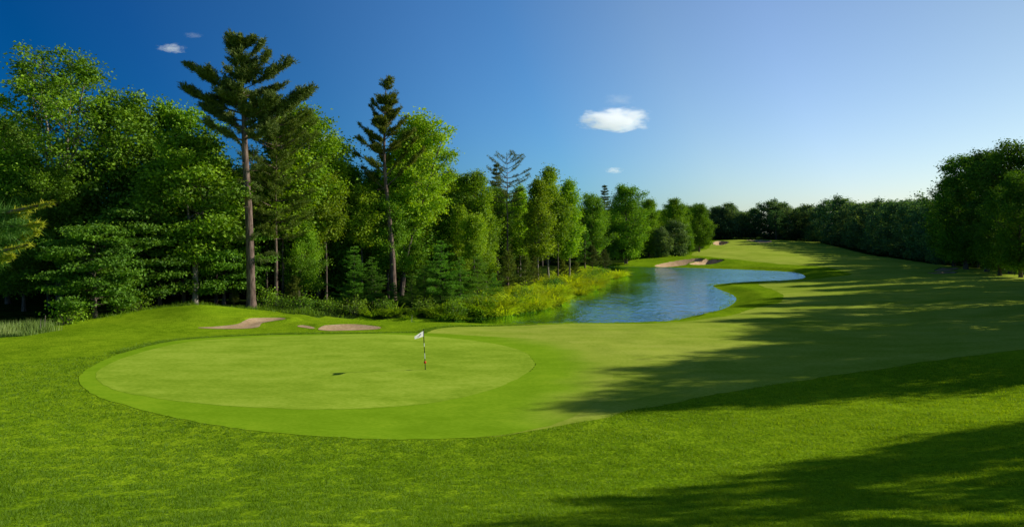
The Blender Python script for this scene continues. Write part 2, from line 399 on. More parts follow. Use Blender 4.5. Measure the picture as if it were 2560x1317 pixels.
go = link('ground', mk_mesh('ground', GV, [GT, np.arange(na)[None][:, ::-1][:, ::1]], [M['rough']])); tag(go, kind='structure')
wob = 0.12*vnoise(GX, GY, 0.8)
S_green = sdf(GREEN, GX, GY); S_col = sdf(COLLAR, GX, GY); S_fw = sdf(FAIRWAY, GX, GY); S_for = sdf(FOREST, GX, GY, 6)
S_pond = sdf(POND, GX, GY, 8)
S_b = {k: sdf(p, GX, GY, 4) for k, p in BUNK.items()}
S_ball = np.min(list(S_b.values()), axis=0)
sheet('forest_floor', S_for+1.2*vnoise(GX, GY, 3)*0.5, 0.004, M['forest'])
fw = np.maximum(S_fw, -(S_ball-0.2)); fw = np.maximum(fw, -(S_pond-0.9))
fw = fw+0.07*vnoise(GX, GY, 0.45)+0.12*vnoise(GX, GY, 1.9)
sheet('fairway', fw, 0.006, M['fairway'])
co = sheet('green_collar', S_col+0.035*vnoise(GX, GY, 0.4), 0.011, M['collar'])
_n = len(co.data.vertices); _c = np.empty(_n*3, np.float32); co.data.vertices.foreach_get('co', _c); _c = _c.reshape(-1, 3)
_d = sdf(COLLAR, _c[:, 0].astype(float), _c[:, 1].astype(float))
_w = sstep((_d+3.2)/3.2+0.10*vnoise(_c[:, 0], _c[:, 1], 1.3))*sstep((_c[:, 0]+1.5)/4.0)*sstep((_c[:, 1]-23.0)/4)
_a = co.data.attributes.new('blend', 'FLOAT', 'POINT'); _a.data.foreach_set('value', _w.astype(np.float32))
sheet('putting_green', S_green+0.03*vnoise(GX, GY, 0.6), 0.016, M['green'])
M['cut'] = grass_mat('cut_edge', [(0.03, 0.07, 0.004), (0.05, 0.10, 0.006), (0.08, 0.15, 0.008)], (0.3, 2.0, 9.0))
sheet('cut_edge', np.maximum(np.maximum(S_green-0.045*sstep((GX+12)/9)+0.03*vnoise(GX, GY, 0.6), -S_green-0.03*vnoise(GX, GY, 0.6)), np.maximum(-(GX+11), 33.5-GY)), 0.019, M['cut'])
for k in BUNK:
    sheet('sand_bunker', S_b[k]+0.04*vnoise(GX, GY, 0.9)*(0.6 if k in ('lead', 'greenside', 'sliver') else 2.5), 0.022, M['sand'])

# water
def water_mat():
    m, nt, N, L = new_mat('pond_water')
    out = N.new('ShaderNodeOutputMaterial'); p = N.new('ShaderNodeBsdfPrincipled')
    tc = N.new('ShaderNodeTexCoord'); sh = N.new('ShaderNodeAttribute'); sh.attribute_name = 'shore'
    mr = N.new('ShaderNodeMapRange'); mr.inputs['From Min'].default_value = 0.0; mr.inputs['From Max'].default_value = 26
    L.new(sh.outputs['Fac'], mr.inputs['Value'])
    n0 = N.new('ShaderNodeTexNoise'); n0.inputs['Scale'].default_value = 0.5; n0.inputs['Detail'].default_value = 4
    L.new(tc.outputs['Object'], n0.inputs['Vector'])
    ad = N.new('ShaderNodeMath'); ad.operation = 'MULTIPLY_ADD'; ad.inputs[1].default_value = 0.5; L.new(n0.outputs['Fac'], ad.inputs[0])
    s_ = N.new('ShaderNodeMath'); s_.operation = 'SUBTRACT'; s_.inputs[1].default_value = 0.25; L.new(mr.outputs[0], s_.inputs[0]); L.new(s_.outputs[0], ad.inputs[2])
    r = ramp(N, [(0.0, (0.06, 0.045, 0.012)), (0.25, (0.012, 0.022, 0.010)), (0.55, (0.006, 0.05, 0.12)), (1.0, (0.006, 0.13, 0.42))]); L.new(ad.outputs[0], r.inputs[0])  # brown shallows; beyond them dark tree reflection and sky blue painted in
    p.inputs['Roughness'].default_value = 0.06; p.inputs['IOR'].default_value = 1.45; p.inputs['Specular Tint'].default_value = (0.58, 0.86, 1.0, 1)
    mp = N.new('ShaderNodeMapping'); mp.inputs['Scale'].default_value = (0.55, 1.3, 1); mp.inputs['Rotation'].default_value = (0, 0, math.radians(-18))
    L.new(tc.outputs['Object'], mp.inputs[0])
    n1 = N.new('ShaderNodeTexNoise'); n1.inputs['Scale'].default_value = 1.5; n1.inputs['Detail'].default_value = 5; n1.inputs['Roughness'].default_value = 0.6
    L.new(mp.outputs[0], n1.inputs['Vector'])
    n2 = N.new('ShaderNodeTexNoise'); n2.inputs['Scale'].default_value = 0.08; L.new(tc.outputs['Object'], n2.inputs['Vector'])
    r2 = N.new('ShaderNodeMapRange'); r2.inputs['From Min'].default_value = 0.35; r2.inputs['From Max'].default_value = 0.65; r2.inputs['To Min'].default_value = 0.45; r2.inputs['To Max'].default_value = 1.0
    L.new(n2.outputs['Fac'], r2.inputs['Value'])
    mm = N.new('ShaderNodeMath'); mm.operation = 'MULTIPLY'; L.new(r2.outputs[0], mm.inputs[0])
    mr3 = N.new('ShaderNodeMapRange'); mr3.inputs['From Min'].default_value = 1; mr3.inputs['From Max'].default_value = 16; mr3.inputs['To Min'].default_value = 0.12
    L.new(sh.outputs['Fac'], mr3.inputs['Value']); L.new(mr3.outputs[0], mm.inputs[1])
    b = N.new('ShaderNodeBump'); b.inputs['Distance'].default_value = 0.2
    L.new(mm.outputs[0], b.inputs['Strength']); L.new(n1.outputs['Fac'], b.inputs['Height'])
    mp2 = N.new('ShaderNodeMapping'); mp2.inputs['Scale'].default_value = (1.1, 0.5, 1); mp2.inputs['Rotation'].default_value = (0, 0, math.radians(-25))
    L.new(tc.outputs['Object'], mp2.inputs[0])
    n4 = N.new('ShaderNodeTexNoise'); n4.inputs['Scale'].default_value = 1.0; n4.inputs['Detail'].default_value = 2.5; n4.inputs['Roughness'].default_value = 0.55
    L.new(mp2.outputs[0], n4.inputs['Vector'])
    b2 = N.new('ShaderNodeBump'); b2.inputs['Distance'].default_value = 0.6
    L.new(mm.outputs[0], b2.inputs['Strength']); L.new(n4.outputs['Fac'], b2.inputs['Height']); L.new(b.outputs[0], b2.inputs['Normal'])
    N.remove(p)
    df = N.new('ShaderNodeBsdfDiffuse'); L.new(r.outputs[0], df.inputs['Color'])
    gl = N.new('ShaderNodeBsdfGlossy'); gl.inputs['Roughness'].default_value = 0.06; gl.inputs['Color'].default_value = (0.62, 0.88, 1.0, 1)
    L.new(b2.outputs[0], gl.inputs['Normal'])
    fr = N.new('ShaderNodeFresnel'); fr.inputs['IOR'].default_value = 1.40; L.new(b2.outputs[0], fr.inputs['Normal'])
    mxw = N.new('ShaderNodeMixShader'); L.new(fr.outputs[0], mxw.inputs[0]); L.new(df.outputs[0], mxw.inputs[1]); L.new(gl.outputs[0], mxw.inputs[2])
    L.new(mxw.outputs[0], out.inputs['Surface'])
    return m
wp = POND
cen = wp.mean(0)
# simple sheet: the clipped grid flattened to the water level
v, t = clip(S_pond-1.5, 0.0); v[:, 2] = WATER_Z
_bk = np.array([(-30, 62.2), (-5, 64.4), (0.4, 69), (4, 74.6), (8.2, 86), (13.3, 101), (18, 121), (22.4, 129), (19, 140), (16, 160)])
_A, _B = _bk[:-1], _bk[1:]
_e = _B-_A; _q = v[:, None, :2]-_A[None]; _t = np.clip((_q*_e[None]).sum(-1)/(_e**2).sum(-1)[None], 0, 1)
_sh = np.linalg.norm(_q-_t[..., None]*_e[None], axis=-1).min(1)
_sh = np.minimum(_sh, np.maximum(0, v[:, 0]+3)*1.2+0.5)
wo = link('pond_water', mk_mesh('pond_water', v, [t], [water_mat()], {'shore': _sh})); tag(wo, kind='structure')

# ------------------------------------------------------------------ foliage builders
class Wood:
    def __init__(s): s.v = []; s.f = []; s.n = 0
    def tube(s, P, R, k=6):
        P = np.asarray(P, float); R = np.asarray(R, float); n = len(P)
        T = np.gradient(P, axis=0); T /= np.linalg.norm(T, axis=1, keepdims=True)+1e-9
        ref = np.where(np.abs(T[:, 2:3]) > 0.9, np.array([[1.0, 0, 0]]), np.array([[0, 0, 1.0]]))
        ref = np.repeat(ref[:1], n, 0) if True else ref
        U = np.cross(T, ref); U /= np.linalg.norm(U, axis=1, keepdims=True)+1e-9
        W = np.cross(T, U)
        a = np.linspace(0, 2*np.pi, k, endpoint=False)
        ring = P[:, None]+R[:, None, None]*(U[:, None]*np.cos(a)[None, :, None]+W[:, None]*np.sin(a)[None, :, None])
        s.v.append(ring.reshape(-1, 3))
        i = np.arange(n-1)[:, None]*k; j = np.arange(k)[None]
        s.f.append(s.n+np.stack([i+j, i+(j+1) % k, i+k+(j+1) % k, i+k+j], -1).reshape(-1, 4))
        s.n += n*k
    def mesh(s, name, mat):
        return mk_mesh(name, np.vstack(s.v), [np.vstack(s.f)], [mat])

class Leaves:
    def __init__(s): s.c = []; s.nrm = []; s.ax = []; s.l = []; s.w = []; s.t = []
    def add(s, c, nrm, ax, l, w, t):
        n = len(c)
        s.c.append(c); s.nrm.append(nrm); s.ax.append(ax); s.l.append(np.broadcast_to(l, n)); s.w.append(np.broadcast_to(w, n)); s.t.append(np.broadcast_to(t, n))
    def count(s): return sum(len(c) for c in s.c)
    def mesh(s, name, mat, tri=False, fold=0.18):
        c = np.vstack(s.c); nr = np.vstack(s.nrm); ax = np.vstack(s.ax)
        l = np.concatenate(s.l)[:, None]; w = np.concatenate(s.w)[:, None]; t = np.concatenate(s.t)
        ax = ax/(np.linalg.norm(ax, axis=1, keepdims=True)+1e-9)
        sd = np.cross(nr, ax); sd /= np.linalg.norm(sd, axis=1, keepdims=True)+1e-9
        up = np.cross(ax, sd)
        n = len(c)
        if tri:
            V = np.stack([c-sd*w/2, c+sd*w/2, c+ax*l], 1).reshape(-1, 3)
            Fc = np.arange(n*3).reshape(-1, 3); tt = np.repeat(t, 3)
        else:
            m_ = c+ax*l*0.45
            V = np.stack([c, m_+sd*w/2+up*w*fold, c+ax*l, m_-sd*w/2+up*w*fold], 1).reshape(-1, 3)
            Fc = np.arange(n*4).reshape(-1, 4); tt = np.repeat(t, 4)
        return mk_mesh(name, V, [Fc], [mat], {'tint': np.clip(tt, 0, 1)}, smooth=False)

def unit(v): return v/(np.linalg.norm(v, axis=-1, keepdims=True)+1e-9)

def clump(L, r, c, n, sig, size, t, flatn=0.5, outv=None):
    """leaf cluster of n leaves"""
    d = r.standard_normal((n, 3))*np.array([sig, sig, sig*flatn])
    pos = c+d
    nr = np.array([0, 0, 0.14])+0.65*unit(d+1e-6)+0.6*r.standard_normal((n, 3))
    if outv is not None: nr = nr+0.25*outv
    nr = unit(nr)
    ax = unit(r.standard_normal((n, 3))*np.array([1, 1, 0.5])+np.array([0, 0, -0.25]))
    l = size*r.uniform(0.55, 1.5, n)
    L.add(pos, nr, ax, l, l*r.uniform(0.55, 0.8, n), np.clip(t+0.16*r.standard_normal(n), 0, 1))

def prof_dome(t): return math.sqrt(max(0.02, 1-((t-0.36)/0.66)**2)) if t > 0.36 else 0.72+0.28*(t/0.36)
def prof_vase(t): return 0.45+0.55*sstep(t/0.6) if t < 0.7 else math.sqrt(max(0.03, 1-((t-0.6)/0.42)**2))
def prof_slim(t): return (0.55+0.45*min(1, t/0.3))*(1 if t < 0.45 else max(0.06, 1-((t-0.45)/0.58)**1.3))

def curve3(a, b, c, n):
    t = np.linspace(0, 1, n)[:, None]
    return (1-t)**2*a+2*(1-t)*t*b+t*t*c

def deciduous(seed, H=18, R=5.5, base=0.18, prof=prof_dome, limbs=34, subs=9, per=2, nleaf=48, leaf=0.25, sig=0.5, stems=1, spread=0.0, trunk_r=0.28, lean=(0, 0), flatn=0.5, rise=0.55, fork=0.35, gap=0.0, droop=0.0, side=None, rmin=0.72):
    r = np.random.default_rng(seed)
    W = Wood(); L = Leaves()
    axes = []
    for s in range(stems):
        a = 2*np.pi*s/stems+r.uniform(-0.5, 0.5)
        off = spread*R*r.uniform(0.6, 1.1) if stems > 1 else 0
        n = 9
        z = np.linspace(0, H*(0.93 if s == 0 else r.uniform(0.8, 0.9)), n)
        tt = np.clip((z/H-fork*0.5)/(1-fork*0.5), 0, 1)
        x = lean[0]*(z/H)**1.2*H+off*np.cos(a)*tt**1.1+np.cumsum(r.normal(0, 0.012*H/n*2.5, n))*(z > 0)
        y = lean[1]*(z/H)**1.2*H+off*np.sin(a)*tt**1.1+np.cumsum(r.normal(0, 0.012*H/n*2.5, n))*(z > 0)
        P = np.c_[x, y, z]
        Rr = trunk_r*(1 if stems == 1 else 0.72)*(1-z/H*0.97)**0.85*(1+0.5*np.exp(-z/0.5))
        W.tube(P, np.maximum(Rr, 0.02), 9)
        axes.append((P, Rr))
    def axis_at(k, z):
        P, Rr = axes[k]
        return np.array([np.interp(z, P[:, 2], P[:, 0]), np.interp(z, P[:, 2], P[:, 1]), min(z, P[-1, 2])]), float(np.interp(z, P[:, 2], Rr))
    ga = r.uniform(0, 6.28)
    lob = [(r.uniform(0, 6.28), r.uniform(0.05, 1.0), r.uniform(0.35, 0.7)) for _ in range(11)]
    def lobes(a, t):
        v = 0
        for la, lt, lw in lob:
            da = (a-la+np.pi) % (2*np.pi)-np.pi
            v = max(v, math.exp(-(da/lw)**2-((t-lt)/(lw*0.36))**2))
        return 0.74+0.40*v
    for i in range(limbs):
        k = i % stems
        t = ((i+0.5)/limbs)
        t = np.clip(t+r.uniform(-0.03, 0.03), 0.01, 0.99)
        ga += 2.39996+r.uniform(-0.35, 0.35)
        tz = H*(base+(1-base)*t)
        rad_ = R*prof(t)*r.uniform(rmin, 1.12)*lobes(ga, t)
        cx = np.array([lean[0]*H*(tz/H)**1.2, lean[1]*H*(tz/H)**1.2, 0])
        if side is not None and np.cos(ga-side) < -0.3 and r.random() < 0.6: continue
        tip = cx+np.array([np.cos(ga)*rad_, np.sin(ga)*rad_, tz+r.uniform(-0.3, 0.3)])
        zs = max(H*base*0.75, min(tz-rise*rad_*r.uniform(0.7, 1.2), H*0.9))
        st, sr = axis_at(k, zs)
        mid = (st+tip)/2+np.array([0, 0, (0.12-droop)*rad_])+r.normal(0, 0.05*rad_, 3)
        P = curve3(st, mid, tip, 8)
        ln = np.linalg.norm(tip-st)
        r0 = max(0.025, min(sr*0.6, 0.018*ln+0.02))
        W.tube(P, np.linspace(r0, 0.012, 8), 5)
        bt = r.normal(0, 0.13)
        for j in range(subs):
            s = 0.3+0.7*(j+r.uniform(0, 1))/subs
            q = P[min(7, int(s*7))]+(P[min(7, int(s*7)+1)]-P[min(7, int(s*7))])*(s*7 % 1)
            tg = unit(tip-st)
            sgn = 1 if j % 2 else -1
            th = sgn*r.uniform(0.5, 1.2)
            dirv = np.array([tg[0]*np.cos(th)-tg[1]*np.sin(th), tg[0]*np.sin(th)+tg[1]*np.cos(th), tg[2]*0.6+r.uniform(-0.15, 0.45)-droop])
            sl = (0.30*ln*(1.15-s)+0.5)*r.uniform(0.7, 1.2)
            e = q+unit(dirv)*sl
            if sl > 0.5: W.tube(np.array([q, (q+e)/2+r.normal(0, 0.05, 3), e]), [0.016+0.008*sl, 0.012, 0.006], 3)
            ov = unit(e-np.array([0, 0, H*0.5]))
            for m in range(per):
                if r.random() < gap: continue
                cc = q+(e-q)*((m+1)/per)+r.normal(0, 0.12, 3)
                clump(L, r, cc, int(nleaf*r.uniform(0.6, 1.3)), sig*r.uniform(0.75, 1.25), leaf, 0.48+bt+r.normal(0, 0.1), flatn, ov)
    # leader tips
    for k in range(stems):
        P = axes[k][0]
        for q in range(4):
            cc = P[-1]+np.array([r.normal(0, 0.35), r.normal(0, 0.35), r.uniform(-0.6, 0.5)])
            clump(L, r, cc, nleaf, sig*0.8, leaf, 0.55, 0.7)
    return W, L

def tufts(L, r, pos, dirs, n, ln, wd, t, spread=0.7):
    """needle tufts: n blades around each direction"""
    m = len(pos)
    P = np.repeat(pos, n, 0); D = np.repeat(dirs, n, 0)
    ax = unit(D+(spread+0.2)*r.standard_normal((m*n, 3)))
    nr = unit(np.cross(ax, r.standard_normal((m*n, 3))))
    P = P-ax*ln*0.15+r.normal(0, ln*0.18, (m*n, 3))
    L.add(P, nr, ax, ln*r.uniform(0.75, 1.25, m*n), wd, np.clip(np.repeat(t, n)+r.normal(0, 0.12, m*n), 0, 1))

def plume(W, L, r, st, tip, sag=0.12, r0=0.06, width=1.0, dens=7.0, n=10, ln=0.3, wd=0.05, start=0.25, tint=0.45, lift=0.25):
    """a pine bough: curved limb with side sprays covered in needle tufts"""
    ln_b = np.linalg.norm(tip-st)
    mid = (st+tip)/2-np.array([0, 0, sag*ln_b])
    P = curve3(st, mid, tip, 9)
    W.tube(P, np.linspace(r0, 0.012, 9), 5)
    pos = []; dirs = []
    k = max(5, int(dens*ln_b)); gp = r.uniform(0, 6.28)
    for j in range(k):
        s = start+(1-start)*(j+r.uniform(0, 1))/k
        if ln_b > 1.5 and math.sin(s*ln_b*3.0+gp) < -0.15 and r.random() < 0.85: continue
        f = s*8; i = min(7, int(f)); q = P[i]+(P[i+1]-P[i])*(f-i)
        tg = unit(P[i+1]-P[i])
        sgn = 1 if j % 2 else -1
        th = sgn*r.uniform(0.4, 1.15)
        dv = unit(np.array([tg[0]*np.cos(th)-tg[1]*np.sin(th), tg[0]*np.sin(th)+tg[1]*np.cos(th), tg[2]*0.5+r.uniform(-0.05, lift+0.25)]))
        sl = width*(0.35+0.65*math.sin(math.pi*min(1, (1.02-s)*0.9+0.12)))*r.uniform(0.55, 1.15)
        m = max(3, int(sl/0.16))
        ss = np.linspace(0.15, 1, m)[:, None]
        pp = q+dv*sl*ss+np.array([0, 0, 1.0])*(ss**2)*0.12*sl+r.normal(0, 0.05, (m, 3))
        pos.append(pp); dirs.append(np.repeat((dv+np.array([0, 0, 0.45]))[None], m, 0))
    pos.append(P[3:]+0); dirs.append(np.repeat(unit(tip-st)[None]+np.array([[0, 0, 0.3]]), len(P)-3, 0))
    pos = np.vstack(pos); dirs = unit(np.vstack(dirs))
    tufts(L, r, pos, dirs, n, ln, wd, tint+r.normal(0, 0.1, len(pos)))

def pine(seed, H=20, R=2.6, base=0.4, whorls=14, perw=4, trunk_r=0.22, width=0.8, ln=0.32, wd=0.07, dens=7, n=10, up=0.2, shape=None, lean=(0, 0), skip=0.15, droop=0.0, tint=0.45):
    r = np.random.default_rng(seed); W = Wood(); L = Leaves()
    z = np.linspace(0, H, 12)
    ax_ = np.c_[lean[0]*z+np.cumsum(r.normal(0, 0.03, 12)), lean[1]*z+np.cumsum(r.normal(0, 0.03, 12)), z]
    W.tube(ax_, np.maximum(trunk_r*(1-z/H)**0.8*(1+0.4*np.exp(-z/0.5)), 0.02), 9)
    for w in range(whorls):
        t = (w+r.uniform(0.2, 0.8))/whorls
        zz = H*(base+(0.98-base)*t)
        a0 = r.uniform(0, 6.28)
        rr = R*(shape(t) if shape else (1-t)**0.75+0.12)
        for k in range(perw):
            if r.random() < skip: continue
            a = a0+2*np.pi*k/perw+r.uniform(-0.35, 0.35)
            l = rr*r.uniform(0.65, 1.2)
            st = np.array([np.interp(zz, z, ax_[:, 0]), np.interp(zz, z, ax_[:, 1]), zz])
            u = up+0.55*t-droop*(1-t)
            tip = st+np.array([np.cos(a)*l, np.sin(a)*l, l*u*r.uniform(0.6, 1.3)])
            plume(W, L, r, st, tip, 0.10, max(0.015, 0.018*l), width*min(1, 0.35+l/3), dens, n, ln, wd, 0.2, tint)
    top = np.c_[np.full(8, ax_[-1, 0]), np.full(8, ax_[-1, 1]), np.linspace(H-1.2, H, 8)]
    tufts(L, r, top, np.repeat(np.array([[0, 0, 1.0]]), 8, 0), n, ln, wd, np.full(8, tint), 0.6)
    return W, L

def feathery(seed, H=7, R=2.0, whorls=22, perw=6, trunk_r=0.07, leaf=0.16):
    """young soft conifer with fine drooping sprays"""
    r = np.random.default_rng(seed); W = Wood(); L = Leaves()
    z = np.linspace(0, H, 8)
    W.tube(np.c_[np.cumsum(r.normal(0, 0.02, 8)), np.cumsum(r.normal(0, 0.02, 8)), z], np.maximum(trunk_r*(1-z/H), 0.01), 6)
    for w in range(whorls):
        t = (w+r.uniform(0, 1))/whorls; zz = H*(0.06+0.92*t)
        for k in range(perw):
            a = r.uniform(0, 6.28); l = R*((1-t)**0.8*0.95+0.06)*r.uniform(0.35, 1.3)*(1+0.22*math.sin(3*a+seed)+0.18*math.sin(zz*2.1+seed))
            st = np.array([0, 0, zz]); tip = np.array([np.cos(a)*l, np.sin(a)*l, zz+l*r.uniform(0.0, 0.4)])
            P = curve3(st, (st+tip)/2+np.array([0, 0, 0.08*l]), tip, 5)
            W.tube(P, np.linspace(0.015, 0.005, 5), 3)
            m = max(4, int(l*11))
            s = r.uniform(0.15, 1.02, m)
            q = st+(tip-st)*s[:, None]
            th = r.choice([-1, 1], m)*r.uniform(0.4, 1.2, m)
            d = unit(tip-st)
            dv = unit(np.c_[d[0]*np.cos(th)-d[1]*np.sin(th), d[0]*np.sin(th)+d[1]*np.cos(th), np.full(m, d[2])+r.uniform(-0.35, 0.2, m)])
            sl = (0.18+0.3*l*(1.05-s))
            bt = 0.45+r.normal(0, 0.12)
            for f in (0.3, 0.65, 1.0):
                tufts(L, r, q+dv*(sl*f)[:, None], dv, 5, leaf, leaf*0.22, np.full(m, bt), 0.55)
    return W, L

def bush(seed, H=1.6, R=1.3, n=240, leaf=0.16, k=26):
    r = np.random.default_rng(seed); W = Wood(); L = Leaves()
    for i in range(k):
        a = r.uniform(0, 6.28); l = R*math.sqrt(r.uniform(0.05, 1)); hz = H*(1-0.45*(l/R)**2)*r.uniform(0.65, 1.1)
        tip = np.array([np.cos(a)*l, np.sin(a)*l, hz])
        P = curve3(np.array([0.15*np.cos(a), 0.15*np.sin(a), -0.1]), np.array([tip[0]*0.5, tip[1]*0.5, hz*0.7]), tip, 5)
        W.tube(P, np.linspace(0.02, 0.005, 5), 3)
        bt = r.normal(0.5, 0.12)
        for s in (0.5, 0.75, 1.0):
            clump(L, r, P[0]+(tip-P[0])*s, n//k, 0.24*R/1.3, leaf, bt, 0.7)
    return W, L

def fern(seed, H=0.9, R=1.1, n=110):
    """clump of arching fronds / sedge blades"""
    r = np.random.default_rng(seed); L = Leaves()
    a = r.uniform(0, 6.28, n); b0 = np.sqrt(r.uniform(0, 1, n))*R*0.55; b = np.c_[np.cos(a)*b0, np.sin(a)*b0, np.zeros(n)-0.05]
    out = unit(np.c_[np.cos(a)+r.normal(0, 0.5, n), np.sin(a)+r.normal(0, 0.5, n), np.zeros(n)])
    ln = H*r.uniform(0.6, 1.25, n); el = r.uniform(0.65, 1.35, n)
    t0 = r.uniform(0.25, 0.75, n)
    prev = b
    for s in range(4):
        e = el-s*0.33
        d = out*np.cos(e)[:, None]+np.array([0, 0, 1.0])*np.sin(e)[:, None]
        nr = unit(np.cross(d, np.cross(np.array([0, 0, 1.0]), out)))*-1
        L.add(prev, nr, d, ln*0.36, 0.13*(1.1-0.2*s)*H, np.clip(t0+0.08*s, 0, 1))
        prev = prev+d*(ln*0.27)[:, None]
    return None, L

PROTO = {}
def proto(key, WL, leafmat, barkmat, H):
    W, L = WL
    tm = W.mesh(key+'_trunk', M[barkmat]) if W else None
    cm = L.mesh(key+'_crown', M[leafmat])
    PROTO[key] = (tm, cm, H)
placed = []
def plant(key, name, loc, scale, rot, label, cat='tree', group=None, sink=0.08, leafmat=None, sxy=1.0):
    tm, cm, H = PROTO[key]
    e = bpy.data.objects.new(name, None); COL.objects.link(e)
    e.empty_display_size = 0.5
    e.location = (loc[0], loc[1], loc[2]-sink); e.rotation_euler = (0, 0, rot); e.scale = (scale*sxy, scale*sxy, scale)
    tag(e, label, cat, group)
    if tm: link('trunk' if cat == 'tree' else 'stem', tm, e)
    c = link('crown' if cat == 'tree' else 'foliage', cm, e)
    if leafmat:
        c.material_slots[0].link = 'OBJECT'; c.material_slots[0].material = M[leafmat]
    return e
def plant_px(key, name, px, Y, top, label, rot=None, group=None, cat='tree', leafmat=None, sxy=1.0, sink=0.08):
    """stand a tree at photo column px, depth Y, reaching photo row top"""
    x = (px-1280)/F*Y; z = gz(x, Y)
    h = CAMZ-(top-HORY)/F*Y-z
    return plant(key, name, (x, Y, z), h/PROTO[key][2], random.uniform(0, 6.28) if rot is None else rot, label, cat, group, sink, leafmat, sxy)

# --- species
for i in range(4):
    proto('broad%d' % i, deciduous(100+i, 18, 5.2, 0.10+0.05*(i % 3), prof_dome, 58, 9, 2, 34, 0.27, 0.5, trunk_r=0.26, flatn=0.8, rise=1.0, rmin=0.42), 'leaf', 'bark', 18.3)
for i in range(2):
    proto('midtall%d' % i, deciduous(130+i, 20, 4.6, 0.30, prof_vase, 50, 9, 2, 36, 0.27, 0.5, stems=2+i, spread=0.45, trunk_r=0.27, gap=0.1, flatn=0.75, rise=0.9, rmin=0.5), 'leaf', 'bark', 19.3)
proto('tallmaple', deciduous(151, 24, 6.4, 0.34, prof_vase, 66, 9, 2, 42, 0.26, 0.46, stems=5, spread=0.5, trunk_r=0.34, fork=0.62, gap=0.36, rise=1.0, flatn=0.6), 'leaf', 'bark_pale', 23.2)
proto('lowmaple', deciduous(160, 10, 5.4, 0.16, prof_dome, 34, 11, 2, 44, 0.25, 0.5, trunk_r=0.2, flatn=0.22, rise=0.15, droop=0.05), 'leaf_dark', 'bark', 10.2)
proto('lightmaple', deciduous(170, 15, 4.6, 0.30, prof_dome, 36, 10, 2, 46, 0.27, 0.5, stems=2, spread=0.3, trunk_r=0.28, fork=0.5), 'leaf', 'bark_pale', 15)
proto('leaning', deciduous(180, 20, 4.2, 0.42, prof_dome, 40, 8, 2, 40, 0.27, 0.48, stems=2, spread=0.75, trunk_r=0.27, fork=0.25, lean=(0.12, 0), gap=0.2, rise=0.9), 'leaf_light', 'bark', 19.5)
for i in range(3):
    proto('slim%d' % i, deciduous(200+i, 15, 2.2, 0.27, prof_slim, 50, 6, 2, 34, 0.23, 0.36, trunk_r=0.14, gap=0.2, rise=1.0, flatn=0.8, rmin=0.4), 'leaf_light', 'bark_pale', 15)
for i in range(4):
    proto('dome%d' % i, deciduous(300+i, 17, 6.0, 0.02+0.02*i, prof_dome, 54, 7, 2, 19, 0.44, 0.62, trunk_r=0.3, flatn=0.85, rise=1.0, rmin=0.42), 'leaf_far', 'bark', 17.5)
proto('willow', deciduous(330, 9, 3.6, 0.05, prof_dome, 34, 7, 2, 30, 0.34, 0.5, trunk_r=0.18), 'leaf_willow', 'bark', 9)
sp_shape = lambda t: (1-t)**0.9+0.06
proto('spruce', pine(401, 17, 2.6, 0.2, 24, 5, 0.2, 0.6, 0.26, 0.06, 6, 7, up=-0.1, shape=sp_shape, droop=0.2), 'needle', 'bark_pine', 17)
proto('sparsepine', pine(411, 17, 3.0, 0.5, 13, 4, 0.17, 0.55, 0.28, 0.045, 5, 7, up=0.1, shape=lambda t: 0.55+0.45*math.sin(t*3.0), skip=0.35), 'needle', 'bark_pine', 17)
proto('youngpine0', pine(421, 7, 1.9, 0.22, 13, 5, 0.07, 0.5, 0.24, 0.04, 7, 8, up=0.3), 'needle_olive', 'bark_pine', 7)
proto('youngpine1', pine(422, 5, 1.7, 0.1, 11, 6, 0.07, 0.5, 0.24, 0.05, 8, 9, up=0.35), 'needle_olive', 'bark_pine', 5)
proto('olivepine', pine(431, 20, 4.6, 0.34, 15, 5, 0.22, 1.1, 0.34, 0.06, 6, 9, up=0.12, shape=lambda t: 0.55+0.45*math.sin(t*2.7)), 'needle_olive', 'bark_pine', 20)
for i in range(3):
    proto('feather%d' % i, feathery(440+i, 7, 2.0+0.3*i), 'needle_soft', 'bark', 7)
for i in range(2):
    proto('bush%d' % i, bush(460+i), 'leaf', 'bark', 1.7)
for i in range(3):
    proto('fern%d' % i, fern(470+i), 'fern', 'bark', 0.9)

proto('airy', deciduous(112, 18, 5.2, 0.16, prof_dome, 40, 8, 2, 26, 0.27, 0.42, trunk_r=0.26, flatn=0.6, rise=0.9, rmin=0.5, gap=0.3), 'leaf_dark', 'bark', 18.3)
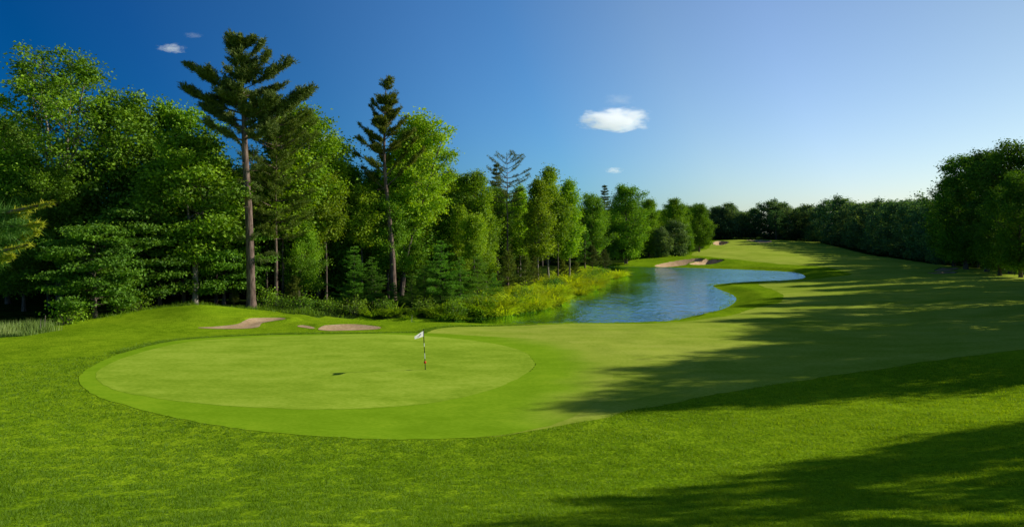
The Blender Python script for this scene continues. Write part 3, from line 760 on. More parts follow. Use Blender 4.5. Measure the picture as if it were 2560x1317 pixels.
# hero white pine, boughs read from the photo: attach row, tip column, tip row
def hero_pine():
    r = np.random.default_rng(77); W = Wood(); L = Leaves()
    Y = 62.0; x0 = (628-1280)/F*Y; z0 = gz(x0, Y)
    def loc(px, py): p = at(px, py, Y); return np.array([p[0]-x0, 0.0, p[2]-z0])
    H = loc(600, 82)[2]
    rows = np.array([772, 640, 500, 380, 300, 220, 140, 82]); cols = np.array([628, 626, 619, 613, 610, 606, 602, 600])
    AX = np.array([loc(a, b) for a, b in zip(cols, rows)]); AX[:, 1] += r.normal(0, 0.05, len(AX))
    rr = np.array([0.42, 0.36, 0.33, 0.28, 0.22, 0.16, 0.08, 0.03])
    z = np.linspace(0, H, 30)
    P = np.c_[np.interp(z, AX[:, 2], AX[:, 0]), np.interp(z, AX[:, 2], AX[:, 1]), z]
    W.tube(P, np.interp(z, AX[:, 2], rr)*(1+0.35*np.exp(-z/0.4)), 12)
    def ax_at(zz): return np.array([np.interp(zz, z, P[:, 0]), np.interp(zz, z, P[:, 1]), zz])
    B = [(332, 778, 222, 1.25, 0), (312, 735, 226, 1.1, 1.2), (222, 715, 154, 1.05, 0.2), (300, 705, 255, 1.1, -1.6), (205, 672, 142, 0.8, -0.5), (158, 650, 103, 0.6, 0.3), (238, 690, 205, 0.9, 1.5), (275, 680, 245, 1.0, -0.8), (345, 690, 330, 1.0, -1.2),
         (318, 515, 270, 1.15, 0.4), (350, 545, 318, 1.1, -1.4), (282, 467, 224, 1.2, 0), (300, 500, 262, 1.0, 1.3), (240, 482, 168, 1.05, -0.3), (228, 540, 190, 0.9, -1.6), (152, 567, 103, 0.6, 0.3), (195, 555, 165, 0.8, 1.4), (125, 582, 95, 0.5, -0.5), (125, 620, 90, 0.45, 0.6), (262, 530, 238, 1.0, 0.9)]
    for (ya, tx, ty, wd_, dy) in B:
        st = ax_at(loc(610, ya)[2]); tip = loc(tx, ty); tip[1] = dy*1.2
        plume(W, L, r, st, tip, 0.09, 0.10 if ya > 230 else 0.05, wd_*1.15, 12, 14, 0.40, 0.075, 0.22 if ya > 200 else 0.08, 0.45)
    for k in range(34):      # boughs towards and away from the viewer
        ya = r.uniform(105, 340); st = ax_at(loc(608, ya)[2])
        l = (0.8+2.3*(ya-90)/255)*r.uniform(0.5, 1.0); a = r.uniform(0, 6.28)
        tip = st+np.array([np.cos(a)*l, np.sin(a)*l, l*r.uniform(0.15, 0.7)])
        plume(W, L, r, st, tip, 0.08, 0.04, 0.9, 9, 13, 0.38, 0.075, 0.1, 0.52)
    for (ya, tx, ty, dy) in [(430, 652, 415, -0.6), (450, 640, 470, 0.5), (470, 600, 455, 0.4), (395, 640, 395, 0.9), (490, 648, 500, -0.8), (600, 590, 596, 0.4), (640, 690, 634, 0.2), (655, 668, 650, -0.5), (605, 640, 588, -0.4)]:
        st = ax_at(loc(615, ya)[2]); tip = loc(tx, ty); tip[1] = dy
        plume(W, L, r, st, tip, 0.0, 0.03, 0.6, 9, 10, 0.28, 0.045, 0.1, 0.42)
    for k in range(14):      # bare snapped stubs
        zz = r.uniform(H*0.3, H*0.55); a = r.uniform(0, 6.28); st = ax_at(zz); l = r.uniform(0.4, 1.3)
        W.tube(np.array([st, st+np.array([np.cos(a)*l, np.sin(a)*l, 0.15*l])]), [0.035, 0.012], 4)
    tp = np.c_[np.full(10, P[-1, 0]), np.full(10, P[-1, 1]), np.linspace(H-1.4, H, 10)]
    tufts(L, r, tp, np.repeat(np.array([[0, 0, 1.0]]), 10, 0), 16, 0.32, 0.05, np.full(10, 0.5), 0.7)
    proto('heropine', (W, L), 'needle', 'bark_pine', H)
    plant('heropine', 'white_pine', (x0, Y, z0), 1, 0, 'towering white pine, tallest of all, with bare trunk and long swept boughs')
hero_pine()

def second_pine():
    r = np.random.default_rng(78); W = Wood(); L = Leaves()
    Y = 76.0; x0 = (984-1280)/F*Y; z0 = gz(x0, Y)
    def loc(px, py): p = at(px, py, Y); return np.array([p[0]-x0, 0.0, p[2]-z0])
    H = loc(965, 186)[2]
    rows = np.array([760, 640, 540, 450, 380, 300, 186]); cols = np.array([984, 981, 973, 963, 960, 962, 966])
    AX = np.array([loc(a, b) for a, b in zip(cols, rows)]); AX[0, 2] = -0.1
    rr = np.array([0.42, 0.32, 0.25, 0.2, 0.16, 0.1, 0.03])
    z = np.linspace(0, H, 30); P = np.c_[np.interp(z, AX[:, 2], AX[:, 0]), np.zeros(30), z]
    W.tube(P, np.interp(z, AX[:, 2], rr), 10)
    def ax_at(zz): return np.array([np.interp(zz, z, P[:, 0]), 0, zz])
    B = [(465, 1055, 375, 1.1, 0.3), (440, 1030, 345, 1.0, 1.2), (415, 890, 385, 1.0, 0.2), (390, 905, 350, 0.9, -1.2), (360, 898, 310, 0.9, 0.3), (350, 1018, 292, 0.8, -0.5), (380, 1040, 330, 0.9, -1.4), (320, 925, 262, 0.7, 0.4), (320, 1000, 262, 0.6, 0.5), (475, 900, 415, 0.8, 1.2), (285, 935, 255, 0.55, -0.6), (280, 992, 232, 0.5, 0.2), (430, 925, 400, 1.0, -1.5)]
    for (ya, tx, ty, wd_, dy) in B:
        st = ax_at(loc(960, ya)[2]); tip = loc(tx, ty); tip[1] = dy*1.3
        plume(W, L, r, st, tip, 0.05, 0.07, wd_*0.8, 8, 11, 0.36, 0.07, 0.3, 0.45)
    for k in range(46):
        ya = r.uniform(200, 425); st = ax_at(loc(962, ya)[2])
        l = (0.45+1.9*((ya-190)/250)**0.9)*r.uniform(0.5, 1.0); a = r.uniform(0, 6.28)
        tip = st+np.array([np.cos(a)*l, np.sin(a)*l, l*r.uniform(0.2, 0.6)])
        plume(W, L, r, st, tip, 0.05, 0.03, 0.65, 8, 12, 0.36, 0.07, 0.1, 0.5)
    for k in range(16):
        zz = r.uniform(H*0.35, H*0.6); a = r.uniform(0, 6.28); st = ax_at(zz); l = r.uniform(0.4, 1.5)
        W.tube(np.array([st, st+np.array([np.cos(a)*l, np.sin(a)*l, -0.1*l])]), [0.03, 0.01], 4)
    proto('secondpine', (W, L), 'needle_olive', 'bark_pine', H)
    plant('secondpine', 'white_pine', (x0, Y, z0), 1, 0, 'slender tall pine with a bare pale trunk and narrow pointed top beside the leaning tree')
second_pine()

# --- left wood: trees one can point to
LW = 'edge trees of the left wood'
plant_px('tallmaple', 'maple_tree', 150, 67, 155, 'tall airy maple with several pale forked stems at the far left skyline', rot=0.4)
plant_px('broad1', 'maple_tree', 320, 70, 250, 'broad dark skyline tree right beside the airy pale stemmed maple', leafmat='leaf_dark')
plant_px('broad0', 'maple_tree', 440, 74, 262, 'broad rounded tree just left of the white pine on the skyline', leafmat='leaf')
plant_px('lightmaple', 'maple_tree', 487, 63, 345, 'bright green maple with a straight pale grey trunk behind the grassy mound', rot=1.0)
plant_px('leaning', 'leaning_tree', 462, 64.5, 400, 'dark tree with a trunk leaning left beside the pale trunked maple', rot=2.9, leafmat='leaf_dark', sxy=0.9)
plant_px('lowmaple', 'maple_tree', 238, 55, 560, 'low spreading maple with layered dark green branches over a short trunk at the wood edge', rot=0.3)
plant_px('lowmaple', 'maple_tree', 330, 60, 520, 'layered understory maple behind and right of the low spreading one', rot=2.2)
plant_px('broad2', 'maple_tree', 60, 60, 500, 'dark bushy tree at the left edge behind the near pine branch', leafmat='leaf_dark')
plant_px('broad3', 'maple_tree', 20, 74, 300, 'dark green tree cut by the left edge below the airy maple crown', leafmat='leaf_dark')
plant_px('lowmaple', 'maple_tree', 560, 66, 545, 'small shaded maple growing between the pale maple trunk and the white pine', rot=4.0)
plant_px('olivepine', 'pine_tree', 688, 67, 300, 'olive green pine with drooping dense boughs right behind the white pine', rot=0.5)
plant_px('midtall0', 'maple_tree', 745, 72, 290, 'yellow green tree with paired trunks to the right of the white pine', rot=0.2, leafmat='leaf_light', sxy=1.1)
plant_px('midtall1', 'maple_tree', 795, 78, 345, 'tall yellow green tree at the right shoulder of the white pine group', rot=1.2, leafmat='leaf_light')
plant_px('broad0', 'maple_tree', 868, 80, 412, 'medium dark green tree filling the skyline dip between the two tall pines', rot=2.0)
plant_px('broad2', 'maple_tree', 760, 70, 560, 'shaded round tree low between the two tall pines', rot=1.0, leafmat='leaf')
plant_px('leaning', 'leaning_tree', 1003, 80, 298, 'twin stemmed tree leaning right beside the slender pine, leaves yellow green', rot=0.0)
plant_px('midtall0', 'maple_tree', 1035, 86, 345, 'leafy tree filling in behind the leaning twin stemmed tree', rot=3.6, leafmat='leaf_light')
plant_px('broad1', 'maple_tree', 1026, 82, 560, 'small round tree with a dark short trunk just right of the slender pine trunk', rot=3.0, leafmat='leaf')
plant_px('midtall1', 'maple_tree', 1110, 94, 440, 'light green tree right of the leaning tree along the skyline', rot=4.4, leafmat='leaf_light')
plant_px('broad3', 'maple_tree', 1185, 90, 430, 'rounded bright green tree left of the sparse topped pine', rot=1.9, leafmat='leaf_light')
plant_px('spruce', 'spruce_tree', 1240, 108, 408, 'dark pointed spruce rising just behind and left of the sparse topped pine', rot=0)
plant_px('sparsepine', 'pine_tree', 1268, 98, 384, 'thin dark trunked pine with sparse flat topped branches above the pond bank', rot=0.6)
plant_px('slim0', 'poplar_tree', 1345, 99, 455, 'slim light green poplar, leftmost of the three by the pond bend', rot=0.2, sxy=1.1)
plant_px('slim1', 'poplar_tree', 1372, 104, 426, 'tallest slim poplar in the middle of the three by the pond bend', rot=1.2)
plant_px('slim2', 'poplar_tree', 1422, 106, 458, 'slim light green poplar, rightmost of the three by the pond bend', rot=2.2, sxy=1.15)
plant_px('slim0', 'poplar_tree', 1300, 112, 470, 'slim tree between the sparse topped pine and the poplars', rot=3.1)
plant_px('slim2', 'poplar_tree', 1215, 92, 520, 'thin light green sapling tree in front of the dark spruce', rot=4.0)
plant_px('slim1', 'poplar_tree', 1150, 84, 520, 'slim bright sapling tree above the feathery young conifers', rot=5.0)
plant_px('slim0', 'poplar_tree', 940, 83, 500, 'slim shaded tree behind the slender pine trunk on its left', rot=5.5)
plant_px('midtall1', 'maple_tree', 1140, 104, 462, 'light green tree set back between the leaning tree and the sparse topped pine', rot=2.0, leafmat='leaf_light')
plant_px('broad1', 'maple_tree', 1300, 122, 500, 'round tree set back behind the poplars', rot=1.0, leafmat='leaf')
proto('pole', deciduous(221, 15, 2.6, 0.52, prof_dome, 30, 7, 2, 34, 0.25, 0.42, trunk_r=0.15, flatn=0.7, rise=0.9, rmin=0.4), 'leaf', 'bark', 15)
for px, Y, top, lab in [(540, 67, 400, 'thin bare stemmed tree in the gap between the pale maple trunk and the white pine'), (578, 71, 430, 'dark thin stemmed tree just left of the white pine trunk'), (668, 71, 430, 'thin stemmed tree right of the white pine trunk'), (706, 69, 400, 'bare stemmed tree, left one of a close pair right of the white pine'), (727, 70, 410, 'bare stemmed tree, right one of a close pair right of the white pine'), (815, 73, 440, 'thin stemmed tree in shade between the pair and the slender pine'), (905, 76, 470, 'slim stemmed tree left of the slender pine'), (400, 63, 420, 'dark slanting stemmed tree left of the pale maple trunk'), (1185, 80, 540, 'thin stemmed young tree behind the feathery conifers'), (1395, 103, 500, 'pale thin stemmed tree between the two right poplars')]:
    plant_px('pole', 'slender_tree', px, Y, top, lab, leafmat='leaf_light' if px > 650 else 'leaf')
# the point and the far bank
plant_px('broad1', 'maple_tree', 1478, 160, 488, 'dark tree left of the big rounded tree across the pond', rot=0.7, leafmat='leaf')
plant_px('spruce', 'spruce_tree', 1512, 178, 462, 'thin dark spruce tip behind the big rounded tree across the pond', sxy=1.2)
plant_px('broad0', 'maple_tree', 1565, 168, 464, 'big rounded bright tree at the head of the pond', rot=4.1, sxy=1.15)
plant_px('broad2', 'maple_tree', 1520, 166, 560, 'low dark tree under the big rounded tree, left side', rot=3.3, leafmat='leaf_dark')
plant_px('broad3', 'maple_tree', 1622, 190, 498, 'dark tree directly right of the big rounded tree', rot=2.4, leafmat='leaf')
plant_px('broad2', 'maple_tree', 1685, 200, 500, 'rounded tree above the pale willow across the pond', rot=5.2, leafmat='leaf', sxy=1.1)
plant_px('broad1', 'maple_tree', 1748, 214, 513, 'rounded tree at the right end of the pond bank clump', rot=1.6, leafmat='leaf', sxy=1.1)
plant_px('broad0', 'maple_tree', 1718, 206, 560, 'small tree in front of the clump above the bunker bank', rot=1.1, leafmat='leaf')
plant_px('willow', 'willow_tree', 1688, 190, 556, 'pale grey green willow standing by the bunker bank')
plant_px('willow', 'willow_tree', 1655, 184, 574, 'smaller pale willow left of the larger one', rot=2.0, sxy=0.8)
plant_px('youngpine1', 'pine_tree', 1480, 146, 616, 'round bluish young pine on a short stem at the tip of the wooded point', leafmat='needle', sxy=1.25)
plant_px('youngpine1', 'pine_tree', 1512, 152, 626, 'smaller bluish young pine right of the round one on the point', leafmat='needle')
plant_px('spruce', 'spruce_tree', 1462, 150, 560, 'small pointed spruce at the left of the young pines on the point', leafmat='needle_soft', sxy=1.5)
plant_px('spruce', 'spruce_tree', 1562, 167, 590, 'small dark spruce at the waterline beneath the big rounded tree', sxy=1.6)
# front conifers and saplings on the near bank
fx = [(885, 70, 612, 'feathery young conifer at the left end of the bank, below the dip between the pines'), (930, 71, 640, 'short feathery conifer between the left one and the slender pine trunk'), (1100, 71, 600, 'largest feathery young conifer in the middle of the near bank'),
      (1062, 70, 660, 'bushy young conifer left of the largest one on the near bank'), (1150, 72, 640, 'feathery conifer immediately right of the largest one'), (1195, 74, 632, 'feathery conifer on the near bank with its right side in sun'), (1235, 77, 680, 'low feathery conifer at the right end of the row by the ferns'), (1030, 69, 690, 'low shaded conifer at the foot of the slender pine'), (985, 70, 705, 'lowest shaded conifer in front of the slender pine base'), (1128, 69.5, 700, 'low feathery conifer at the water edge in the middle of the bank')]
for i, (px, Y, top, lab) in enumerate(fx):
    plant_px('feather%d' % (i % 3), 'young_conifer', px, Y, top, lab, sxy=1.15)
for px, Y, top, lab, kk in [(1312, 84, 640, 'young olive pine with a thin forked stem at the pond edge', 0), (1270, 88, 630, 'young olive pine left of the pond edge one', 0), (1335, 97, 640, 'young pine under the leftmost poplar', 0), (1405, 108, 650, 'little pine at the foot of the poplars', 1), (1440, 114, 655, 'little bushy pine right of the poplars on the fern bank', 1), (735, 68, 690, 'young pine in the shade between the tall pines', 1), (585, 66, 720, 'tiny pine in the gap left of the white pine trunk', 1)]:
    plant_px('youngpine%d' % kk, 'pine_tree', px, Y, top, lab)

# --- inside of the wood: look-alikes nobody can tell apart
def inside(poly, x, y): return float(sdf(poly, np.array([x]), np.array([y]), 6)[0])
rr_ = np.random.default_rng(909)
pts = []
def fill(path, depth0, depth1, n, spacing):
    """random points behind a path, on its left-hand side"""
    path = np.array(path, float); seg = np.diff(path, axis=0); ln = np.hypot(seg[:, 0], seg[:, 1]); cum = np.r_[0, np.cumsum(ln)]
    got = []; tries = 0
    while len(got) < n and tries < n*60:
        tries += 1
        s = rr_.uniform(0, cum[-1]); i = min(len(seg)-1, np.searchsorted(cum, s)-1); i = max(i, 0)
        f = (s-cum[i])/ln[i]; p = path[i]+seg[i]*f; nrm = np.array([-seg[i][1], seg[i][0]])/ln[i]
        q = p+nrm*rr_.uniform(depth0, depth1)
        if all((q[0]-g[0])**2+(q[1]-g[1])**2 > spacing**2 for g in got+pts): got.append(q)
    pts.extend(got); return got
edge = [(-58, 58), (-44, 60), (-32, 66), (-20, 68), (-12, 74), (-5, 82), (0, 98), (4, 115), (8, 150), (16, 172), (30, 190), (44, 210), (58, 232), (72, 262), (86, 300)]
for i, q in enumerate(fill(edge, 1.5, 15, 92, 3.9)):
    k = ['broad0', 'broad1', 'broad2', 'broad3', 'midtall0', 'midtall1'][i % 6]
    x, y = q; z = gz(x, y); hh = random.uniform(11, 15.5)
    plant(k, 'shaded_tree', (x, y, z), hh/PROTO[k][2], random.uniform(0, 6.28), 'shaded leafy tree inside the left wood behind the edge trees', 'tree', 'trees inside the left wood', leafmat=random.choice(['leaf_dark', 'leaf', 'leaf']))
for i, q in enumerate(fill(edge, 14, 34, 46, 6.5)):
    k = ['dome0', 'dome1', 'dome2', 'dome3'][i % 4]
    x, y = q; z = gz(x, y); hh = random.uniform(12, 16)
    plant(k, 'shaded_tree', (x, y, z), hh/PROTO[k][2], random.uniform(0, 6.28), 'dark tree deep in the left wood, mostly hidden', 'tree', 'trees deep in the left wood')

# --- far treeline and right-hand wood
ords = ['first', 'second', 'third', 'fourth', 'fifth', 'sixth', 'seventh', 'eighth', 'ninth', 'tenth', 'eleventh', 'twelfth', 'thirteenth', 'fourteenth', 'fifteenth', 'sixteenth', 'seventeenth', 'eighteenth', 'nineteenth', 'twentieth']
farline = [(1790, 318, 522), (1822, 316, 508), (1855, 322, 530), (1888, 318, 520), (1925, 312, 500), (1958, 308, 508), (1990, 312, 520), (2020, 304, 512), (2045, 296, 516)]
for i, (px, Y, top) in enumerate(farline):
    plant_px('dome%d' % (i % 4), 'far_tree', px, Y, top, '%s tree from the left in the bluish far treeline behind the far bunkers' % ords[i], group='far treeline', sxy=1.25)
plant_px('olivepine', 'pine_tree', 1940, 300, 530, 'lighter pine standing forward in the middle of the far treeline', leafmat='leaf_far', sxy=1.4)
rline = [(2072, 284, 500), (2100, 272, 492), (2128, 262, 508), (2152, 250, 505), (2176, 240, 508), (2200, 228, 500), (2226, 218, 504), (2250, 208, 500), (2276, 198, 502), (2302, 188, 500), (2328, 178, 502), (2350, 168, 505), (2364, 158, 490)]
for i, (px, Y, top) in enumerate(rline):
    plant_px('dome%d' % ((i*3+1) % 4), 'oak_tree', px, Y, top, '%s tree along the right side of the far fairway, counted from the far end' % ords[i], group='right fairway trees', sxy=1.15)
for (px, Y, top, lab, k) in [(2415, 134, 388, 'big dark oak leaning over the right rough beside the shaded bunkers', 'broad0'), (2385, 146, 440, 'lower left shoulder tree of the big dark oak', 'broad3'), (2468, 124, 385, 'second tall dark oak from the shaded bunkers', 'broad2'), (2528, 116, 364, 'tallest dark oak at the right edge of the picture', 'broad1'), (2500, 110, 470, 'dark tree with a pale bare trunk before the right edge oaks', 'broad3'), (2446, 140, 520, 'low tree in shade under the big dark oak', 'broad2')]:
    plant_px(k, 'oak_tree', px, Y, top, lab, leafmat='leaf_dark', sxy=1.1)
plant_px('broad0', 'oak_tree', 2552, 103, 430, 'dark leafy tree half cut by the right edge', leafmat='leaf_dark', rot=2.0)
redge = [(86, 112), (94, 140), (104, 170), (114, 205), (124, 240), (138, 285), (120, 320), (88, 322)]
for i, q in enumerate(fill(redge[::-1], 6, 34, 56, 6.0)):
    k = 'dome%d' % (i % 4); x, y = q
    if x < 84 and y < 300: continue
    z = gz(x, y); hh = random.uniform(14, 18)
    plant(k, 'shaded_tree', (x, y, z), hh/PROTO[k][2], random.uniform(0, 6.28), 'dark tree behind the front row of the right and far wood', 'tree', 'trees behind the right treeline')
# trees standing right of the picture; their long shadows cross the fairway
side = [(42.6, 34.8, 17), (48, 41.5, 17.5), (52.5, 46.5, 17), (56, 52.5, 17.5), (59, 62, 18), (67.5, 77, 19), (76, 85.5, 19.5), (86, 96, 20),
        (57, 41, 21), (64, 50, 21), (67, 58, 21), (74, 70, 22), (84, 82, 22), (95, 95, 21),
        (74, 50, 22), (80, 64, 22), (92, 78, 22),
        (48, 26, 13), (41.5, 24, 12.5), (37, 22.3, 12.5), (33.5, 20.3, 12.5), (30.5, 17.8, 12.5), (28.3, 15.2, 12.5), (26, 12.2, 12), (44, 14, 13), (37, 7, 13)]
for i, (x, y, hh) in enumerate(side):
    k = 'airy' if i >= 8 else 'broad%d' % (i % 4)
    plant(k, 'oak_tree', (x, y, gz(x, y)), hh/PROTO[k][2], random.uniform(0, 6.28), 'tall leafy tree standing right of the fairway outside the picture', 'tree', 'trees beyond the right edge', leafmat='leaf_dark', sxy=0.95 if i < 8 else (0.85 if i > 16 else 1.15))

# --- bushes and ferns on the left pond bank
brow = [(-12, 63.8), (-5, 65.0), (0, 69.6), (3.6, 75), (7.8, 86), (12.8, 101), (17.4, 121), (21.8, 129)]
bp = np.array(brow); r5 = np.random.default_rng(55)
cum = np.r_[0, np.cumsum(np.hypot(*np.diff(bp, axis=0).T))]
cnt = 0
for i in range(230):
    s = r5.uniform(0, 1)**0.85*cum[-1]
    x = np.interp(s, cum, bp[:, 0]); y = np.interp(s, cum, bp[:, 1])
    d = r5.uniform(0.0, 8.5)*(1 if y > 74 else 0.35)
    x -= d*0.85; y += d*0.35
    z = gz(x, y)
    if z < WATER_Z-0.15: continue
    sc = r5.uniform(0.9, 1.8)*(1.15 if x > -4 else 0.8)
    plant('fern%d' % (i % 3), 'fern_clump', (x, y, z), sc, r5.uniform(0, 6.28), 'yellow green fern clump on the left pond bank', 'fern', 'ferns along the left pond bank', 0.05, leafmat=None if x > -3 else 'leaf_light')
for i in range(26):
    s = r5.uniform(0.08, 1)*cum[-1]; d = r5.uniform(0.5, 6)
    x = np.interp(s, cum, bp[:, 0])-d*0.85; y = np.interp(s, cum, bp[:, 1])+d*0.35
    plant('bush%d' % (i % 2), 'shrub', (x, y, gz(x, y)), r5.uniform(0.6, 1.15), r5.uniform(0, 6.28), 'leafy green shrub growing among the ferns on the left pond bank', 'bush', 'shrubs among the ferns', 0.05, leafmat=('leaf', 'leaf_light', 'needle_soft')[i % 3])
blist = [(1140, 66.5, 'leafy bush at the brown shallow end of the pond'), (1210, 68.6, 'bright bush at the water edge, left of the fern bank'), (1175, 68, 'low bush between two brighter bushes by the shallow water'), (1330, 76, 'dark round bush among the ferns at the pond edge'), (1290, 72, 'bush overhanging the water where the ferns begin'), (760, 62.5, 'shaded bush right of the white pine trunk'), (700, 63, 'leafy bush beside the white pine base, right side'), (820, 63.5, 'shaded bush behind the greenside bunker'), (1060, 66, 'shaded bush at the left end of the shallow water'), (960, 65.5, 'dark bush behind the ridge left of the shallow water'), (300, 57, 'low bush at the wood edge right of the short maple trunk'), (340, 58, 'low weedy bush at the wood edge near the mound'), (165, 52.5, 'small bush behind the reeds'), (885, 64, 'dark low bush below the feathery conifers'), (660, 66, 'leafy sapling bush in the gap right of the white pine')]
for i, (px, Y, lab) in enumerate(blist):
    x = (px-1280)/F*Y
    plant('bush%d' % (i % 2), 'bush', (x, Y, gz(x, Y)), random.uniform(0.8, 1.3), random.uniform(0, 6.28), lab, 'bush', None, 0.05, leafmat='leaf_light' if px > 1100 else 'leaf')

# --- reeds at the far left, weeds at the wood edge
def blades_mesh(name, x, y, z, h, w, t, mat, leanv=0.25, seed=1):
    r = np.random.default_rng(seed); n = len(x)
    ax = unit(np.c_[r.normal(0, leanv, n), r.normal(0, leanv, n), np.ones(n)])
    a = r.uniform(0, 6.28, n); nr = np.c_[np.cos(a), np.sin(a), np.zeros(n)]
    L = Leaves(); L.add(np.c_[x, y, z], nr, ax, h, w, t)
    return L.mesh(name, mat, tri=True)
r6 = np.random.default_rng(66)
n = 4300
cxs = r6.uniform(0, 1, n); X = -37.0+cxs*4.4; Yy = 45.2+r6.uniform(-1.6, 1.6, n)+cxs*1.6
keep = (r6.uniform(0, 1, n) < np.where(cxs > 0.9, 0.4, 1)); X, Yy = X[keep], Yy[keep]
hz = r6.uniform(0.55, 1.15, len(X))*(1.1-0.35*np.abs(vnoise(X, Yy, 1.5)))
tt = np.clip(0.35+0.2*r6.standard_normal(len(X))+0.25*vnoise(X, Yy, 1.2), 0, 1)
ro = link('reeds', blades_mesh('reeds', X, Yy, height(X, Yy)-0.05, hz, 0.045, tt, M['reed'], 0.22, 3))
tag(ro, 'patch of tall pale green reeds at the left edge of the rough', 'reeds', kind='stuff')
# weeds along the edge of the wood
wx, wy = [], []
ep = np.array([(-41, 51.5), (-37, 54), (-34.5, 56), (-31, 61), (-27, 62), (-22.5, 61), (-19, 59.5), (-15.5, 60)])
ecum = np.r_[0, np.cumsum(np.hypot(*np.diff(ep, axis=0).T))]
s = r6.uniform(0, ecum[-1], 9000); wx = np.interp(s, ecum, ep[:, 0])+r6.normal(0, 0.8, 9000); wy = np.interp(s, ecum, ep[:, 1])+r6.normal(0.3, 0.9, 9000)
wh = r6.uniform(0.12, 0.55, 9000)*np.clip(0.7+0.5*vnoise(wx, wy, 2), 0.2, 1.6)
wo2 = link('tall_weeds', blades_mesh('tall_weeds', wx, wy, height(wx, wy)-0.04, wh, 0.05, np.clip(0.3+0.2*r6.standard_normal(9000), 0, 1), M['blade'], 0.4, 4))
tag(wo2, 'tall weedy grass growing along the foot of the left wood', 'weeds', kind='stuff')
# sedge fringe on pond banks
k = r6.integers(0, len(POND), 5000); f = r6.uniform(0, 1, 5000)[:, None]
pp = POND[k]*(1-f)+np.roll(POND, -1, 0)[k]*f+r6.normal(0, 0.28, (5000, 2)); ph = height(pp[:, 0], pp[:, 1])
kp = (ph > WATER_Z-0.12) & (ph < WATER_Z+0.35) & (vnoise(pp[:, 0], pp[:, 1], 3.0) > -0.1) & (pp[:, 1] > 62); pp, ph = pp[kp], ph[kp]
so = link('pond_sedge', blades_mesh('pond_sedge', pp[:, 0], pp[:, 1], ph-0.05, r6.uniform(0.12, 0.4, len(pp)), 0.06, r6.uniform(0.1, 0.6, len(pp)), M['blade'], 0.3, 6))
tag(so, 'thin fringe of sedge grass at the water line of the pond', 'sedge', kind='stuff')

# --- grass blades on the near rough
n = 780000
r7 = np.random.default_rng(7)
rad7 = 8.0*(44/8.0)**(r7.uniform(0, 1, n)**0.9); a7 = np.radians(r7.uniform(-42, 42, n))
bx, by = rad7*np.sin(a7), rad7*np.cos(a7)
ok = (sdf(COLLAR, bx, by) > 0.02) & (sdf(FAIRWAY, bx, by) > 0.02) & (np.abs(bx/by) < 0.83) & (by > 7.5)
bx, by = bx[ok], by[ok]; rd = np.hypot(bx, by)
cl = 0.8*vnoise(bx, by, 0.42)+0.9*vnoise(bx, by, 0.16)+0.25*vnoise(bx, by, 1.1)
keepp = r7.uniform(0, 1, len(bx)) < np.clip(0.85+0.3*cl, 0.12, 1); bx, by, rd, cl = bx[keepp], by[keepp], rd[keepp], cl[keepp]
bt_x = 0.20*np.clip((bx-2.5)/10.0, -1, 1)
bh = np.clip(0.052+0.022*cl, 0.015, 0.13)*r7.uniform(0.6, 1.3, len(bx))
bw = np.maximum(0.0075, 0.00075*rd)
bt = np.clip(0.42+0.12*r7.standard_normal(len(bx))+0.11*cl+0.05*vnoise(bx, by, 2.5)+bt_x, 0, 1)
# linear interpolation on the ground sheet is close enough to the analytic height
# taller turf standing along the back edge of the collar and the near fairway edge
for P_ in (COLLAR, FAIRWAY):
    kk = np.where((P_[:, 1] < 62))[0]; kk = r7.choice(kk, 90000); ff = r7.uniform(0, 1, 90000)[:, None]
    q = P_[kk]*(1-ff)+P_[(kk+1) % len(P_)]*ff+r7.normal(0, 0.45, (90000, 2))
    o2 = (sdf(COLLAR, q[:, 0], q[:, 1]) > 0.02) & (sdf(FAIRWAY, q[:, 0], q[:, 1]) > 0.02) & (q[:, 1] > 38) & (q[:, 0] < 2) & (sdf(POND, q[:, 0], q[:, 1]) > 0.5)
    for k_ in ('lead', 'greenside', 'sliver'): o2 &= sdf(BUNK[k_], q[:, 0], q[:, 1], 4) > 0.02
    q = q[o2]; rq = np.hypot(q[:, 0], q[:, 1])
    bx = np.r_[bx, q[:, 0]]; by = np.r_[by, q[:, 1]]; bh = np.r_[bh, r7.uniform(0.05, 0.11, len(q))]; bw = np.r_[bw, np.maximum(0.01, 0.0007*rq)]; bt = np.r_[bt, np.clip(0.38+0.14*r7.standard_normal(len(q)), 0, 1)]
bo = link('rough_grass', blades_mesh('rough_grass', bx, by, height(bx, by)-0.006, bh, bw, bt, M['blade'], 0.55, 8))
tag(bo, 'shaggy mown rough grass in the foreground around the green', 'grass', kind='stuff')

# dry stalks
def stalk(px, Y, top, lab):
    x = (px-1280)/F*Y; z = gz(x, Y); h = CAMZ-(top-HORY)/F*Y-z
    W = Wood(); W.tube(np.array([[0, 0, -0.1], [0.02*h, 0, h*0.5], [0.05*h, 0.02, h]]), [0.022, 0.018, 0.008], 6)
    W.tube(np.array([[0.01*h, 0, h*0.35], [0.14*h, 0.05, h*0.62], [0.2*h, 0.08, h*0.6]]), [0.014, 0.010, 0.003], 4)
    o = link('dry_stalk', W.mesh('dry_stalk', M['bark_pale']), None, (x, Y, z)); tag(o, lab, 'stalk')
stalk(1028, 58.5, 786, 'single pale dry stalk at the left end of the brown shallow water')
stalk(100, 46.5, 796, 'shorter pale dry stalk standing above the reeds')
stalk(111, 47.0, 788, 'taller pale dry stalk at the right end of the reeds')

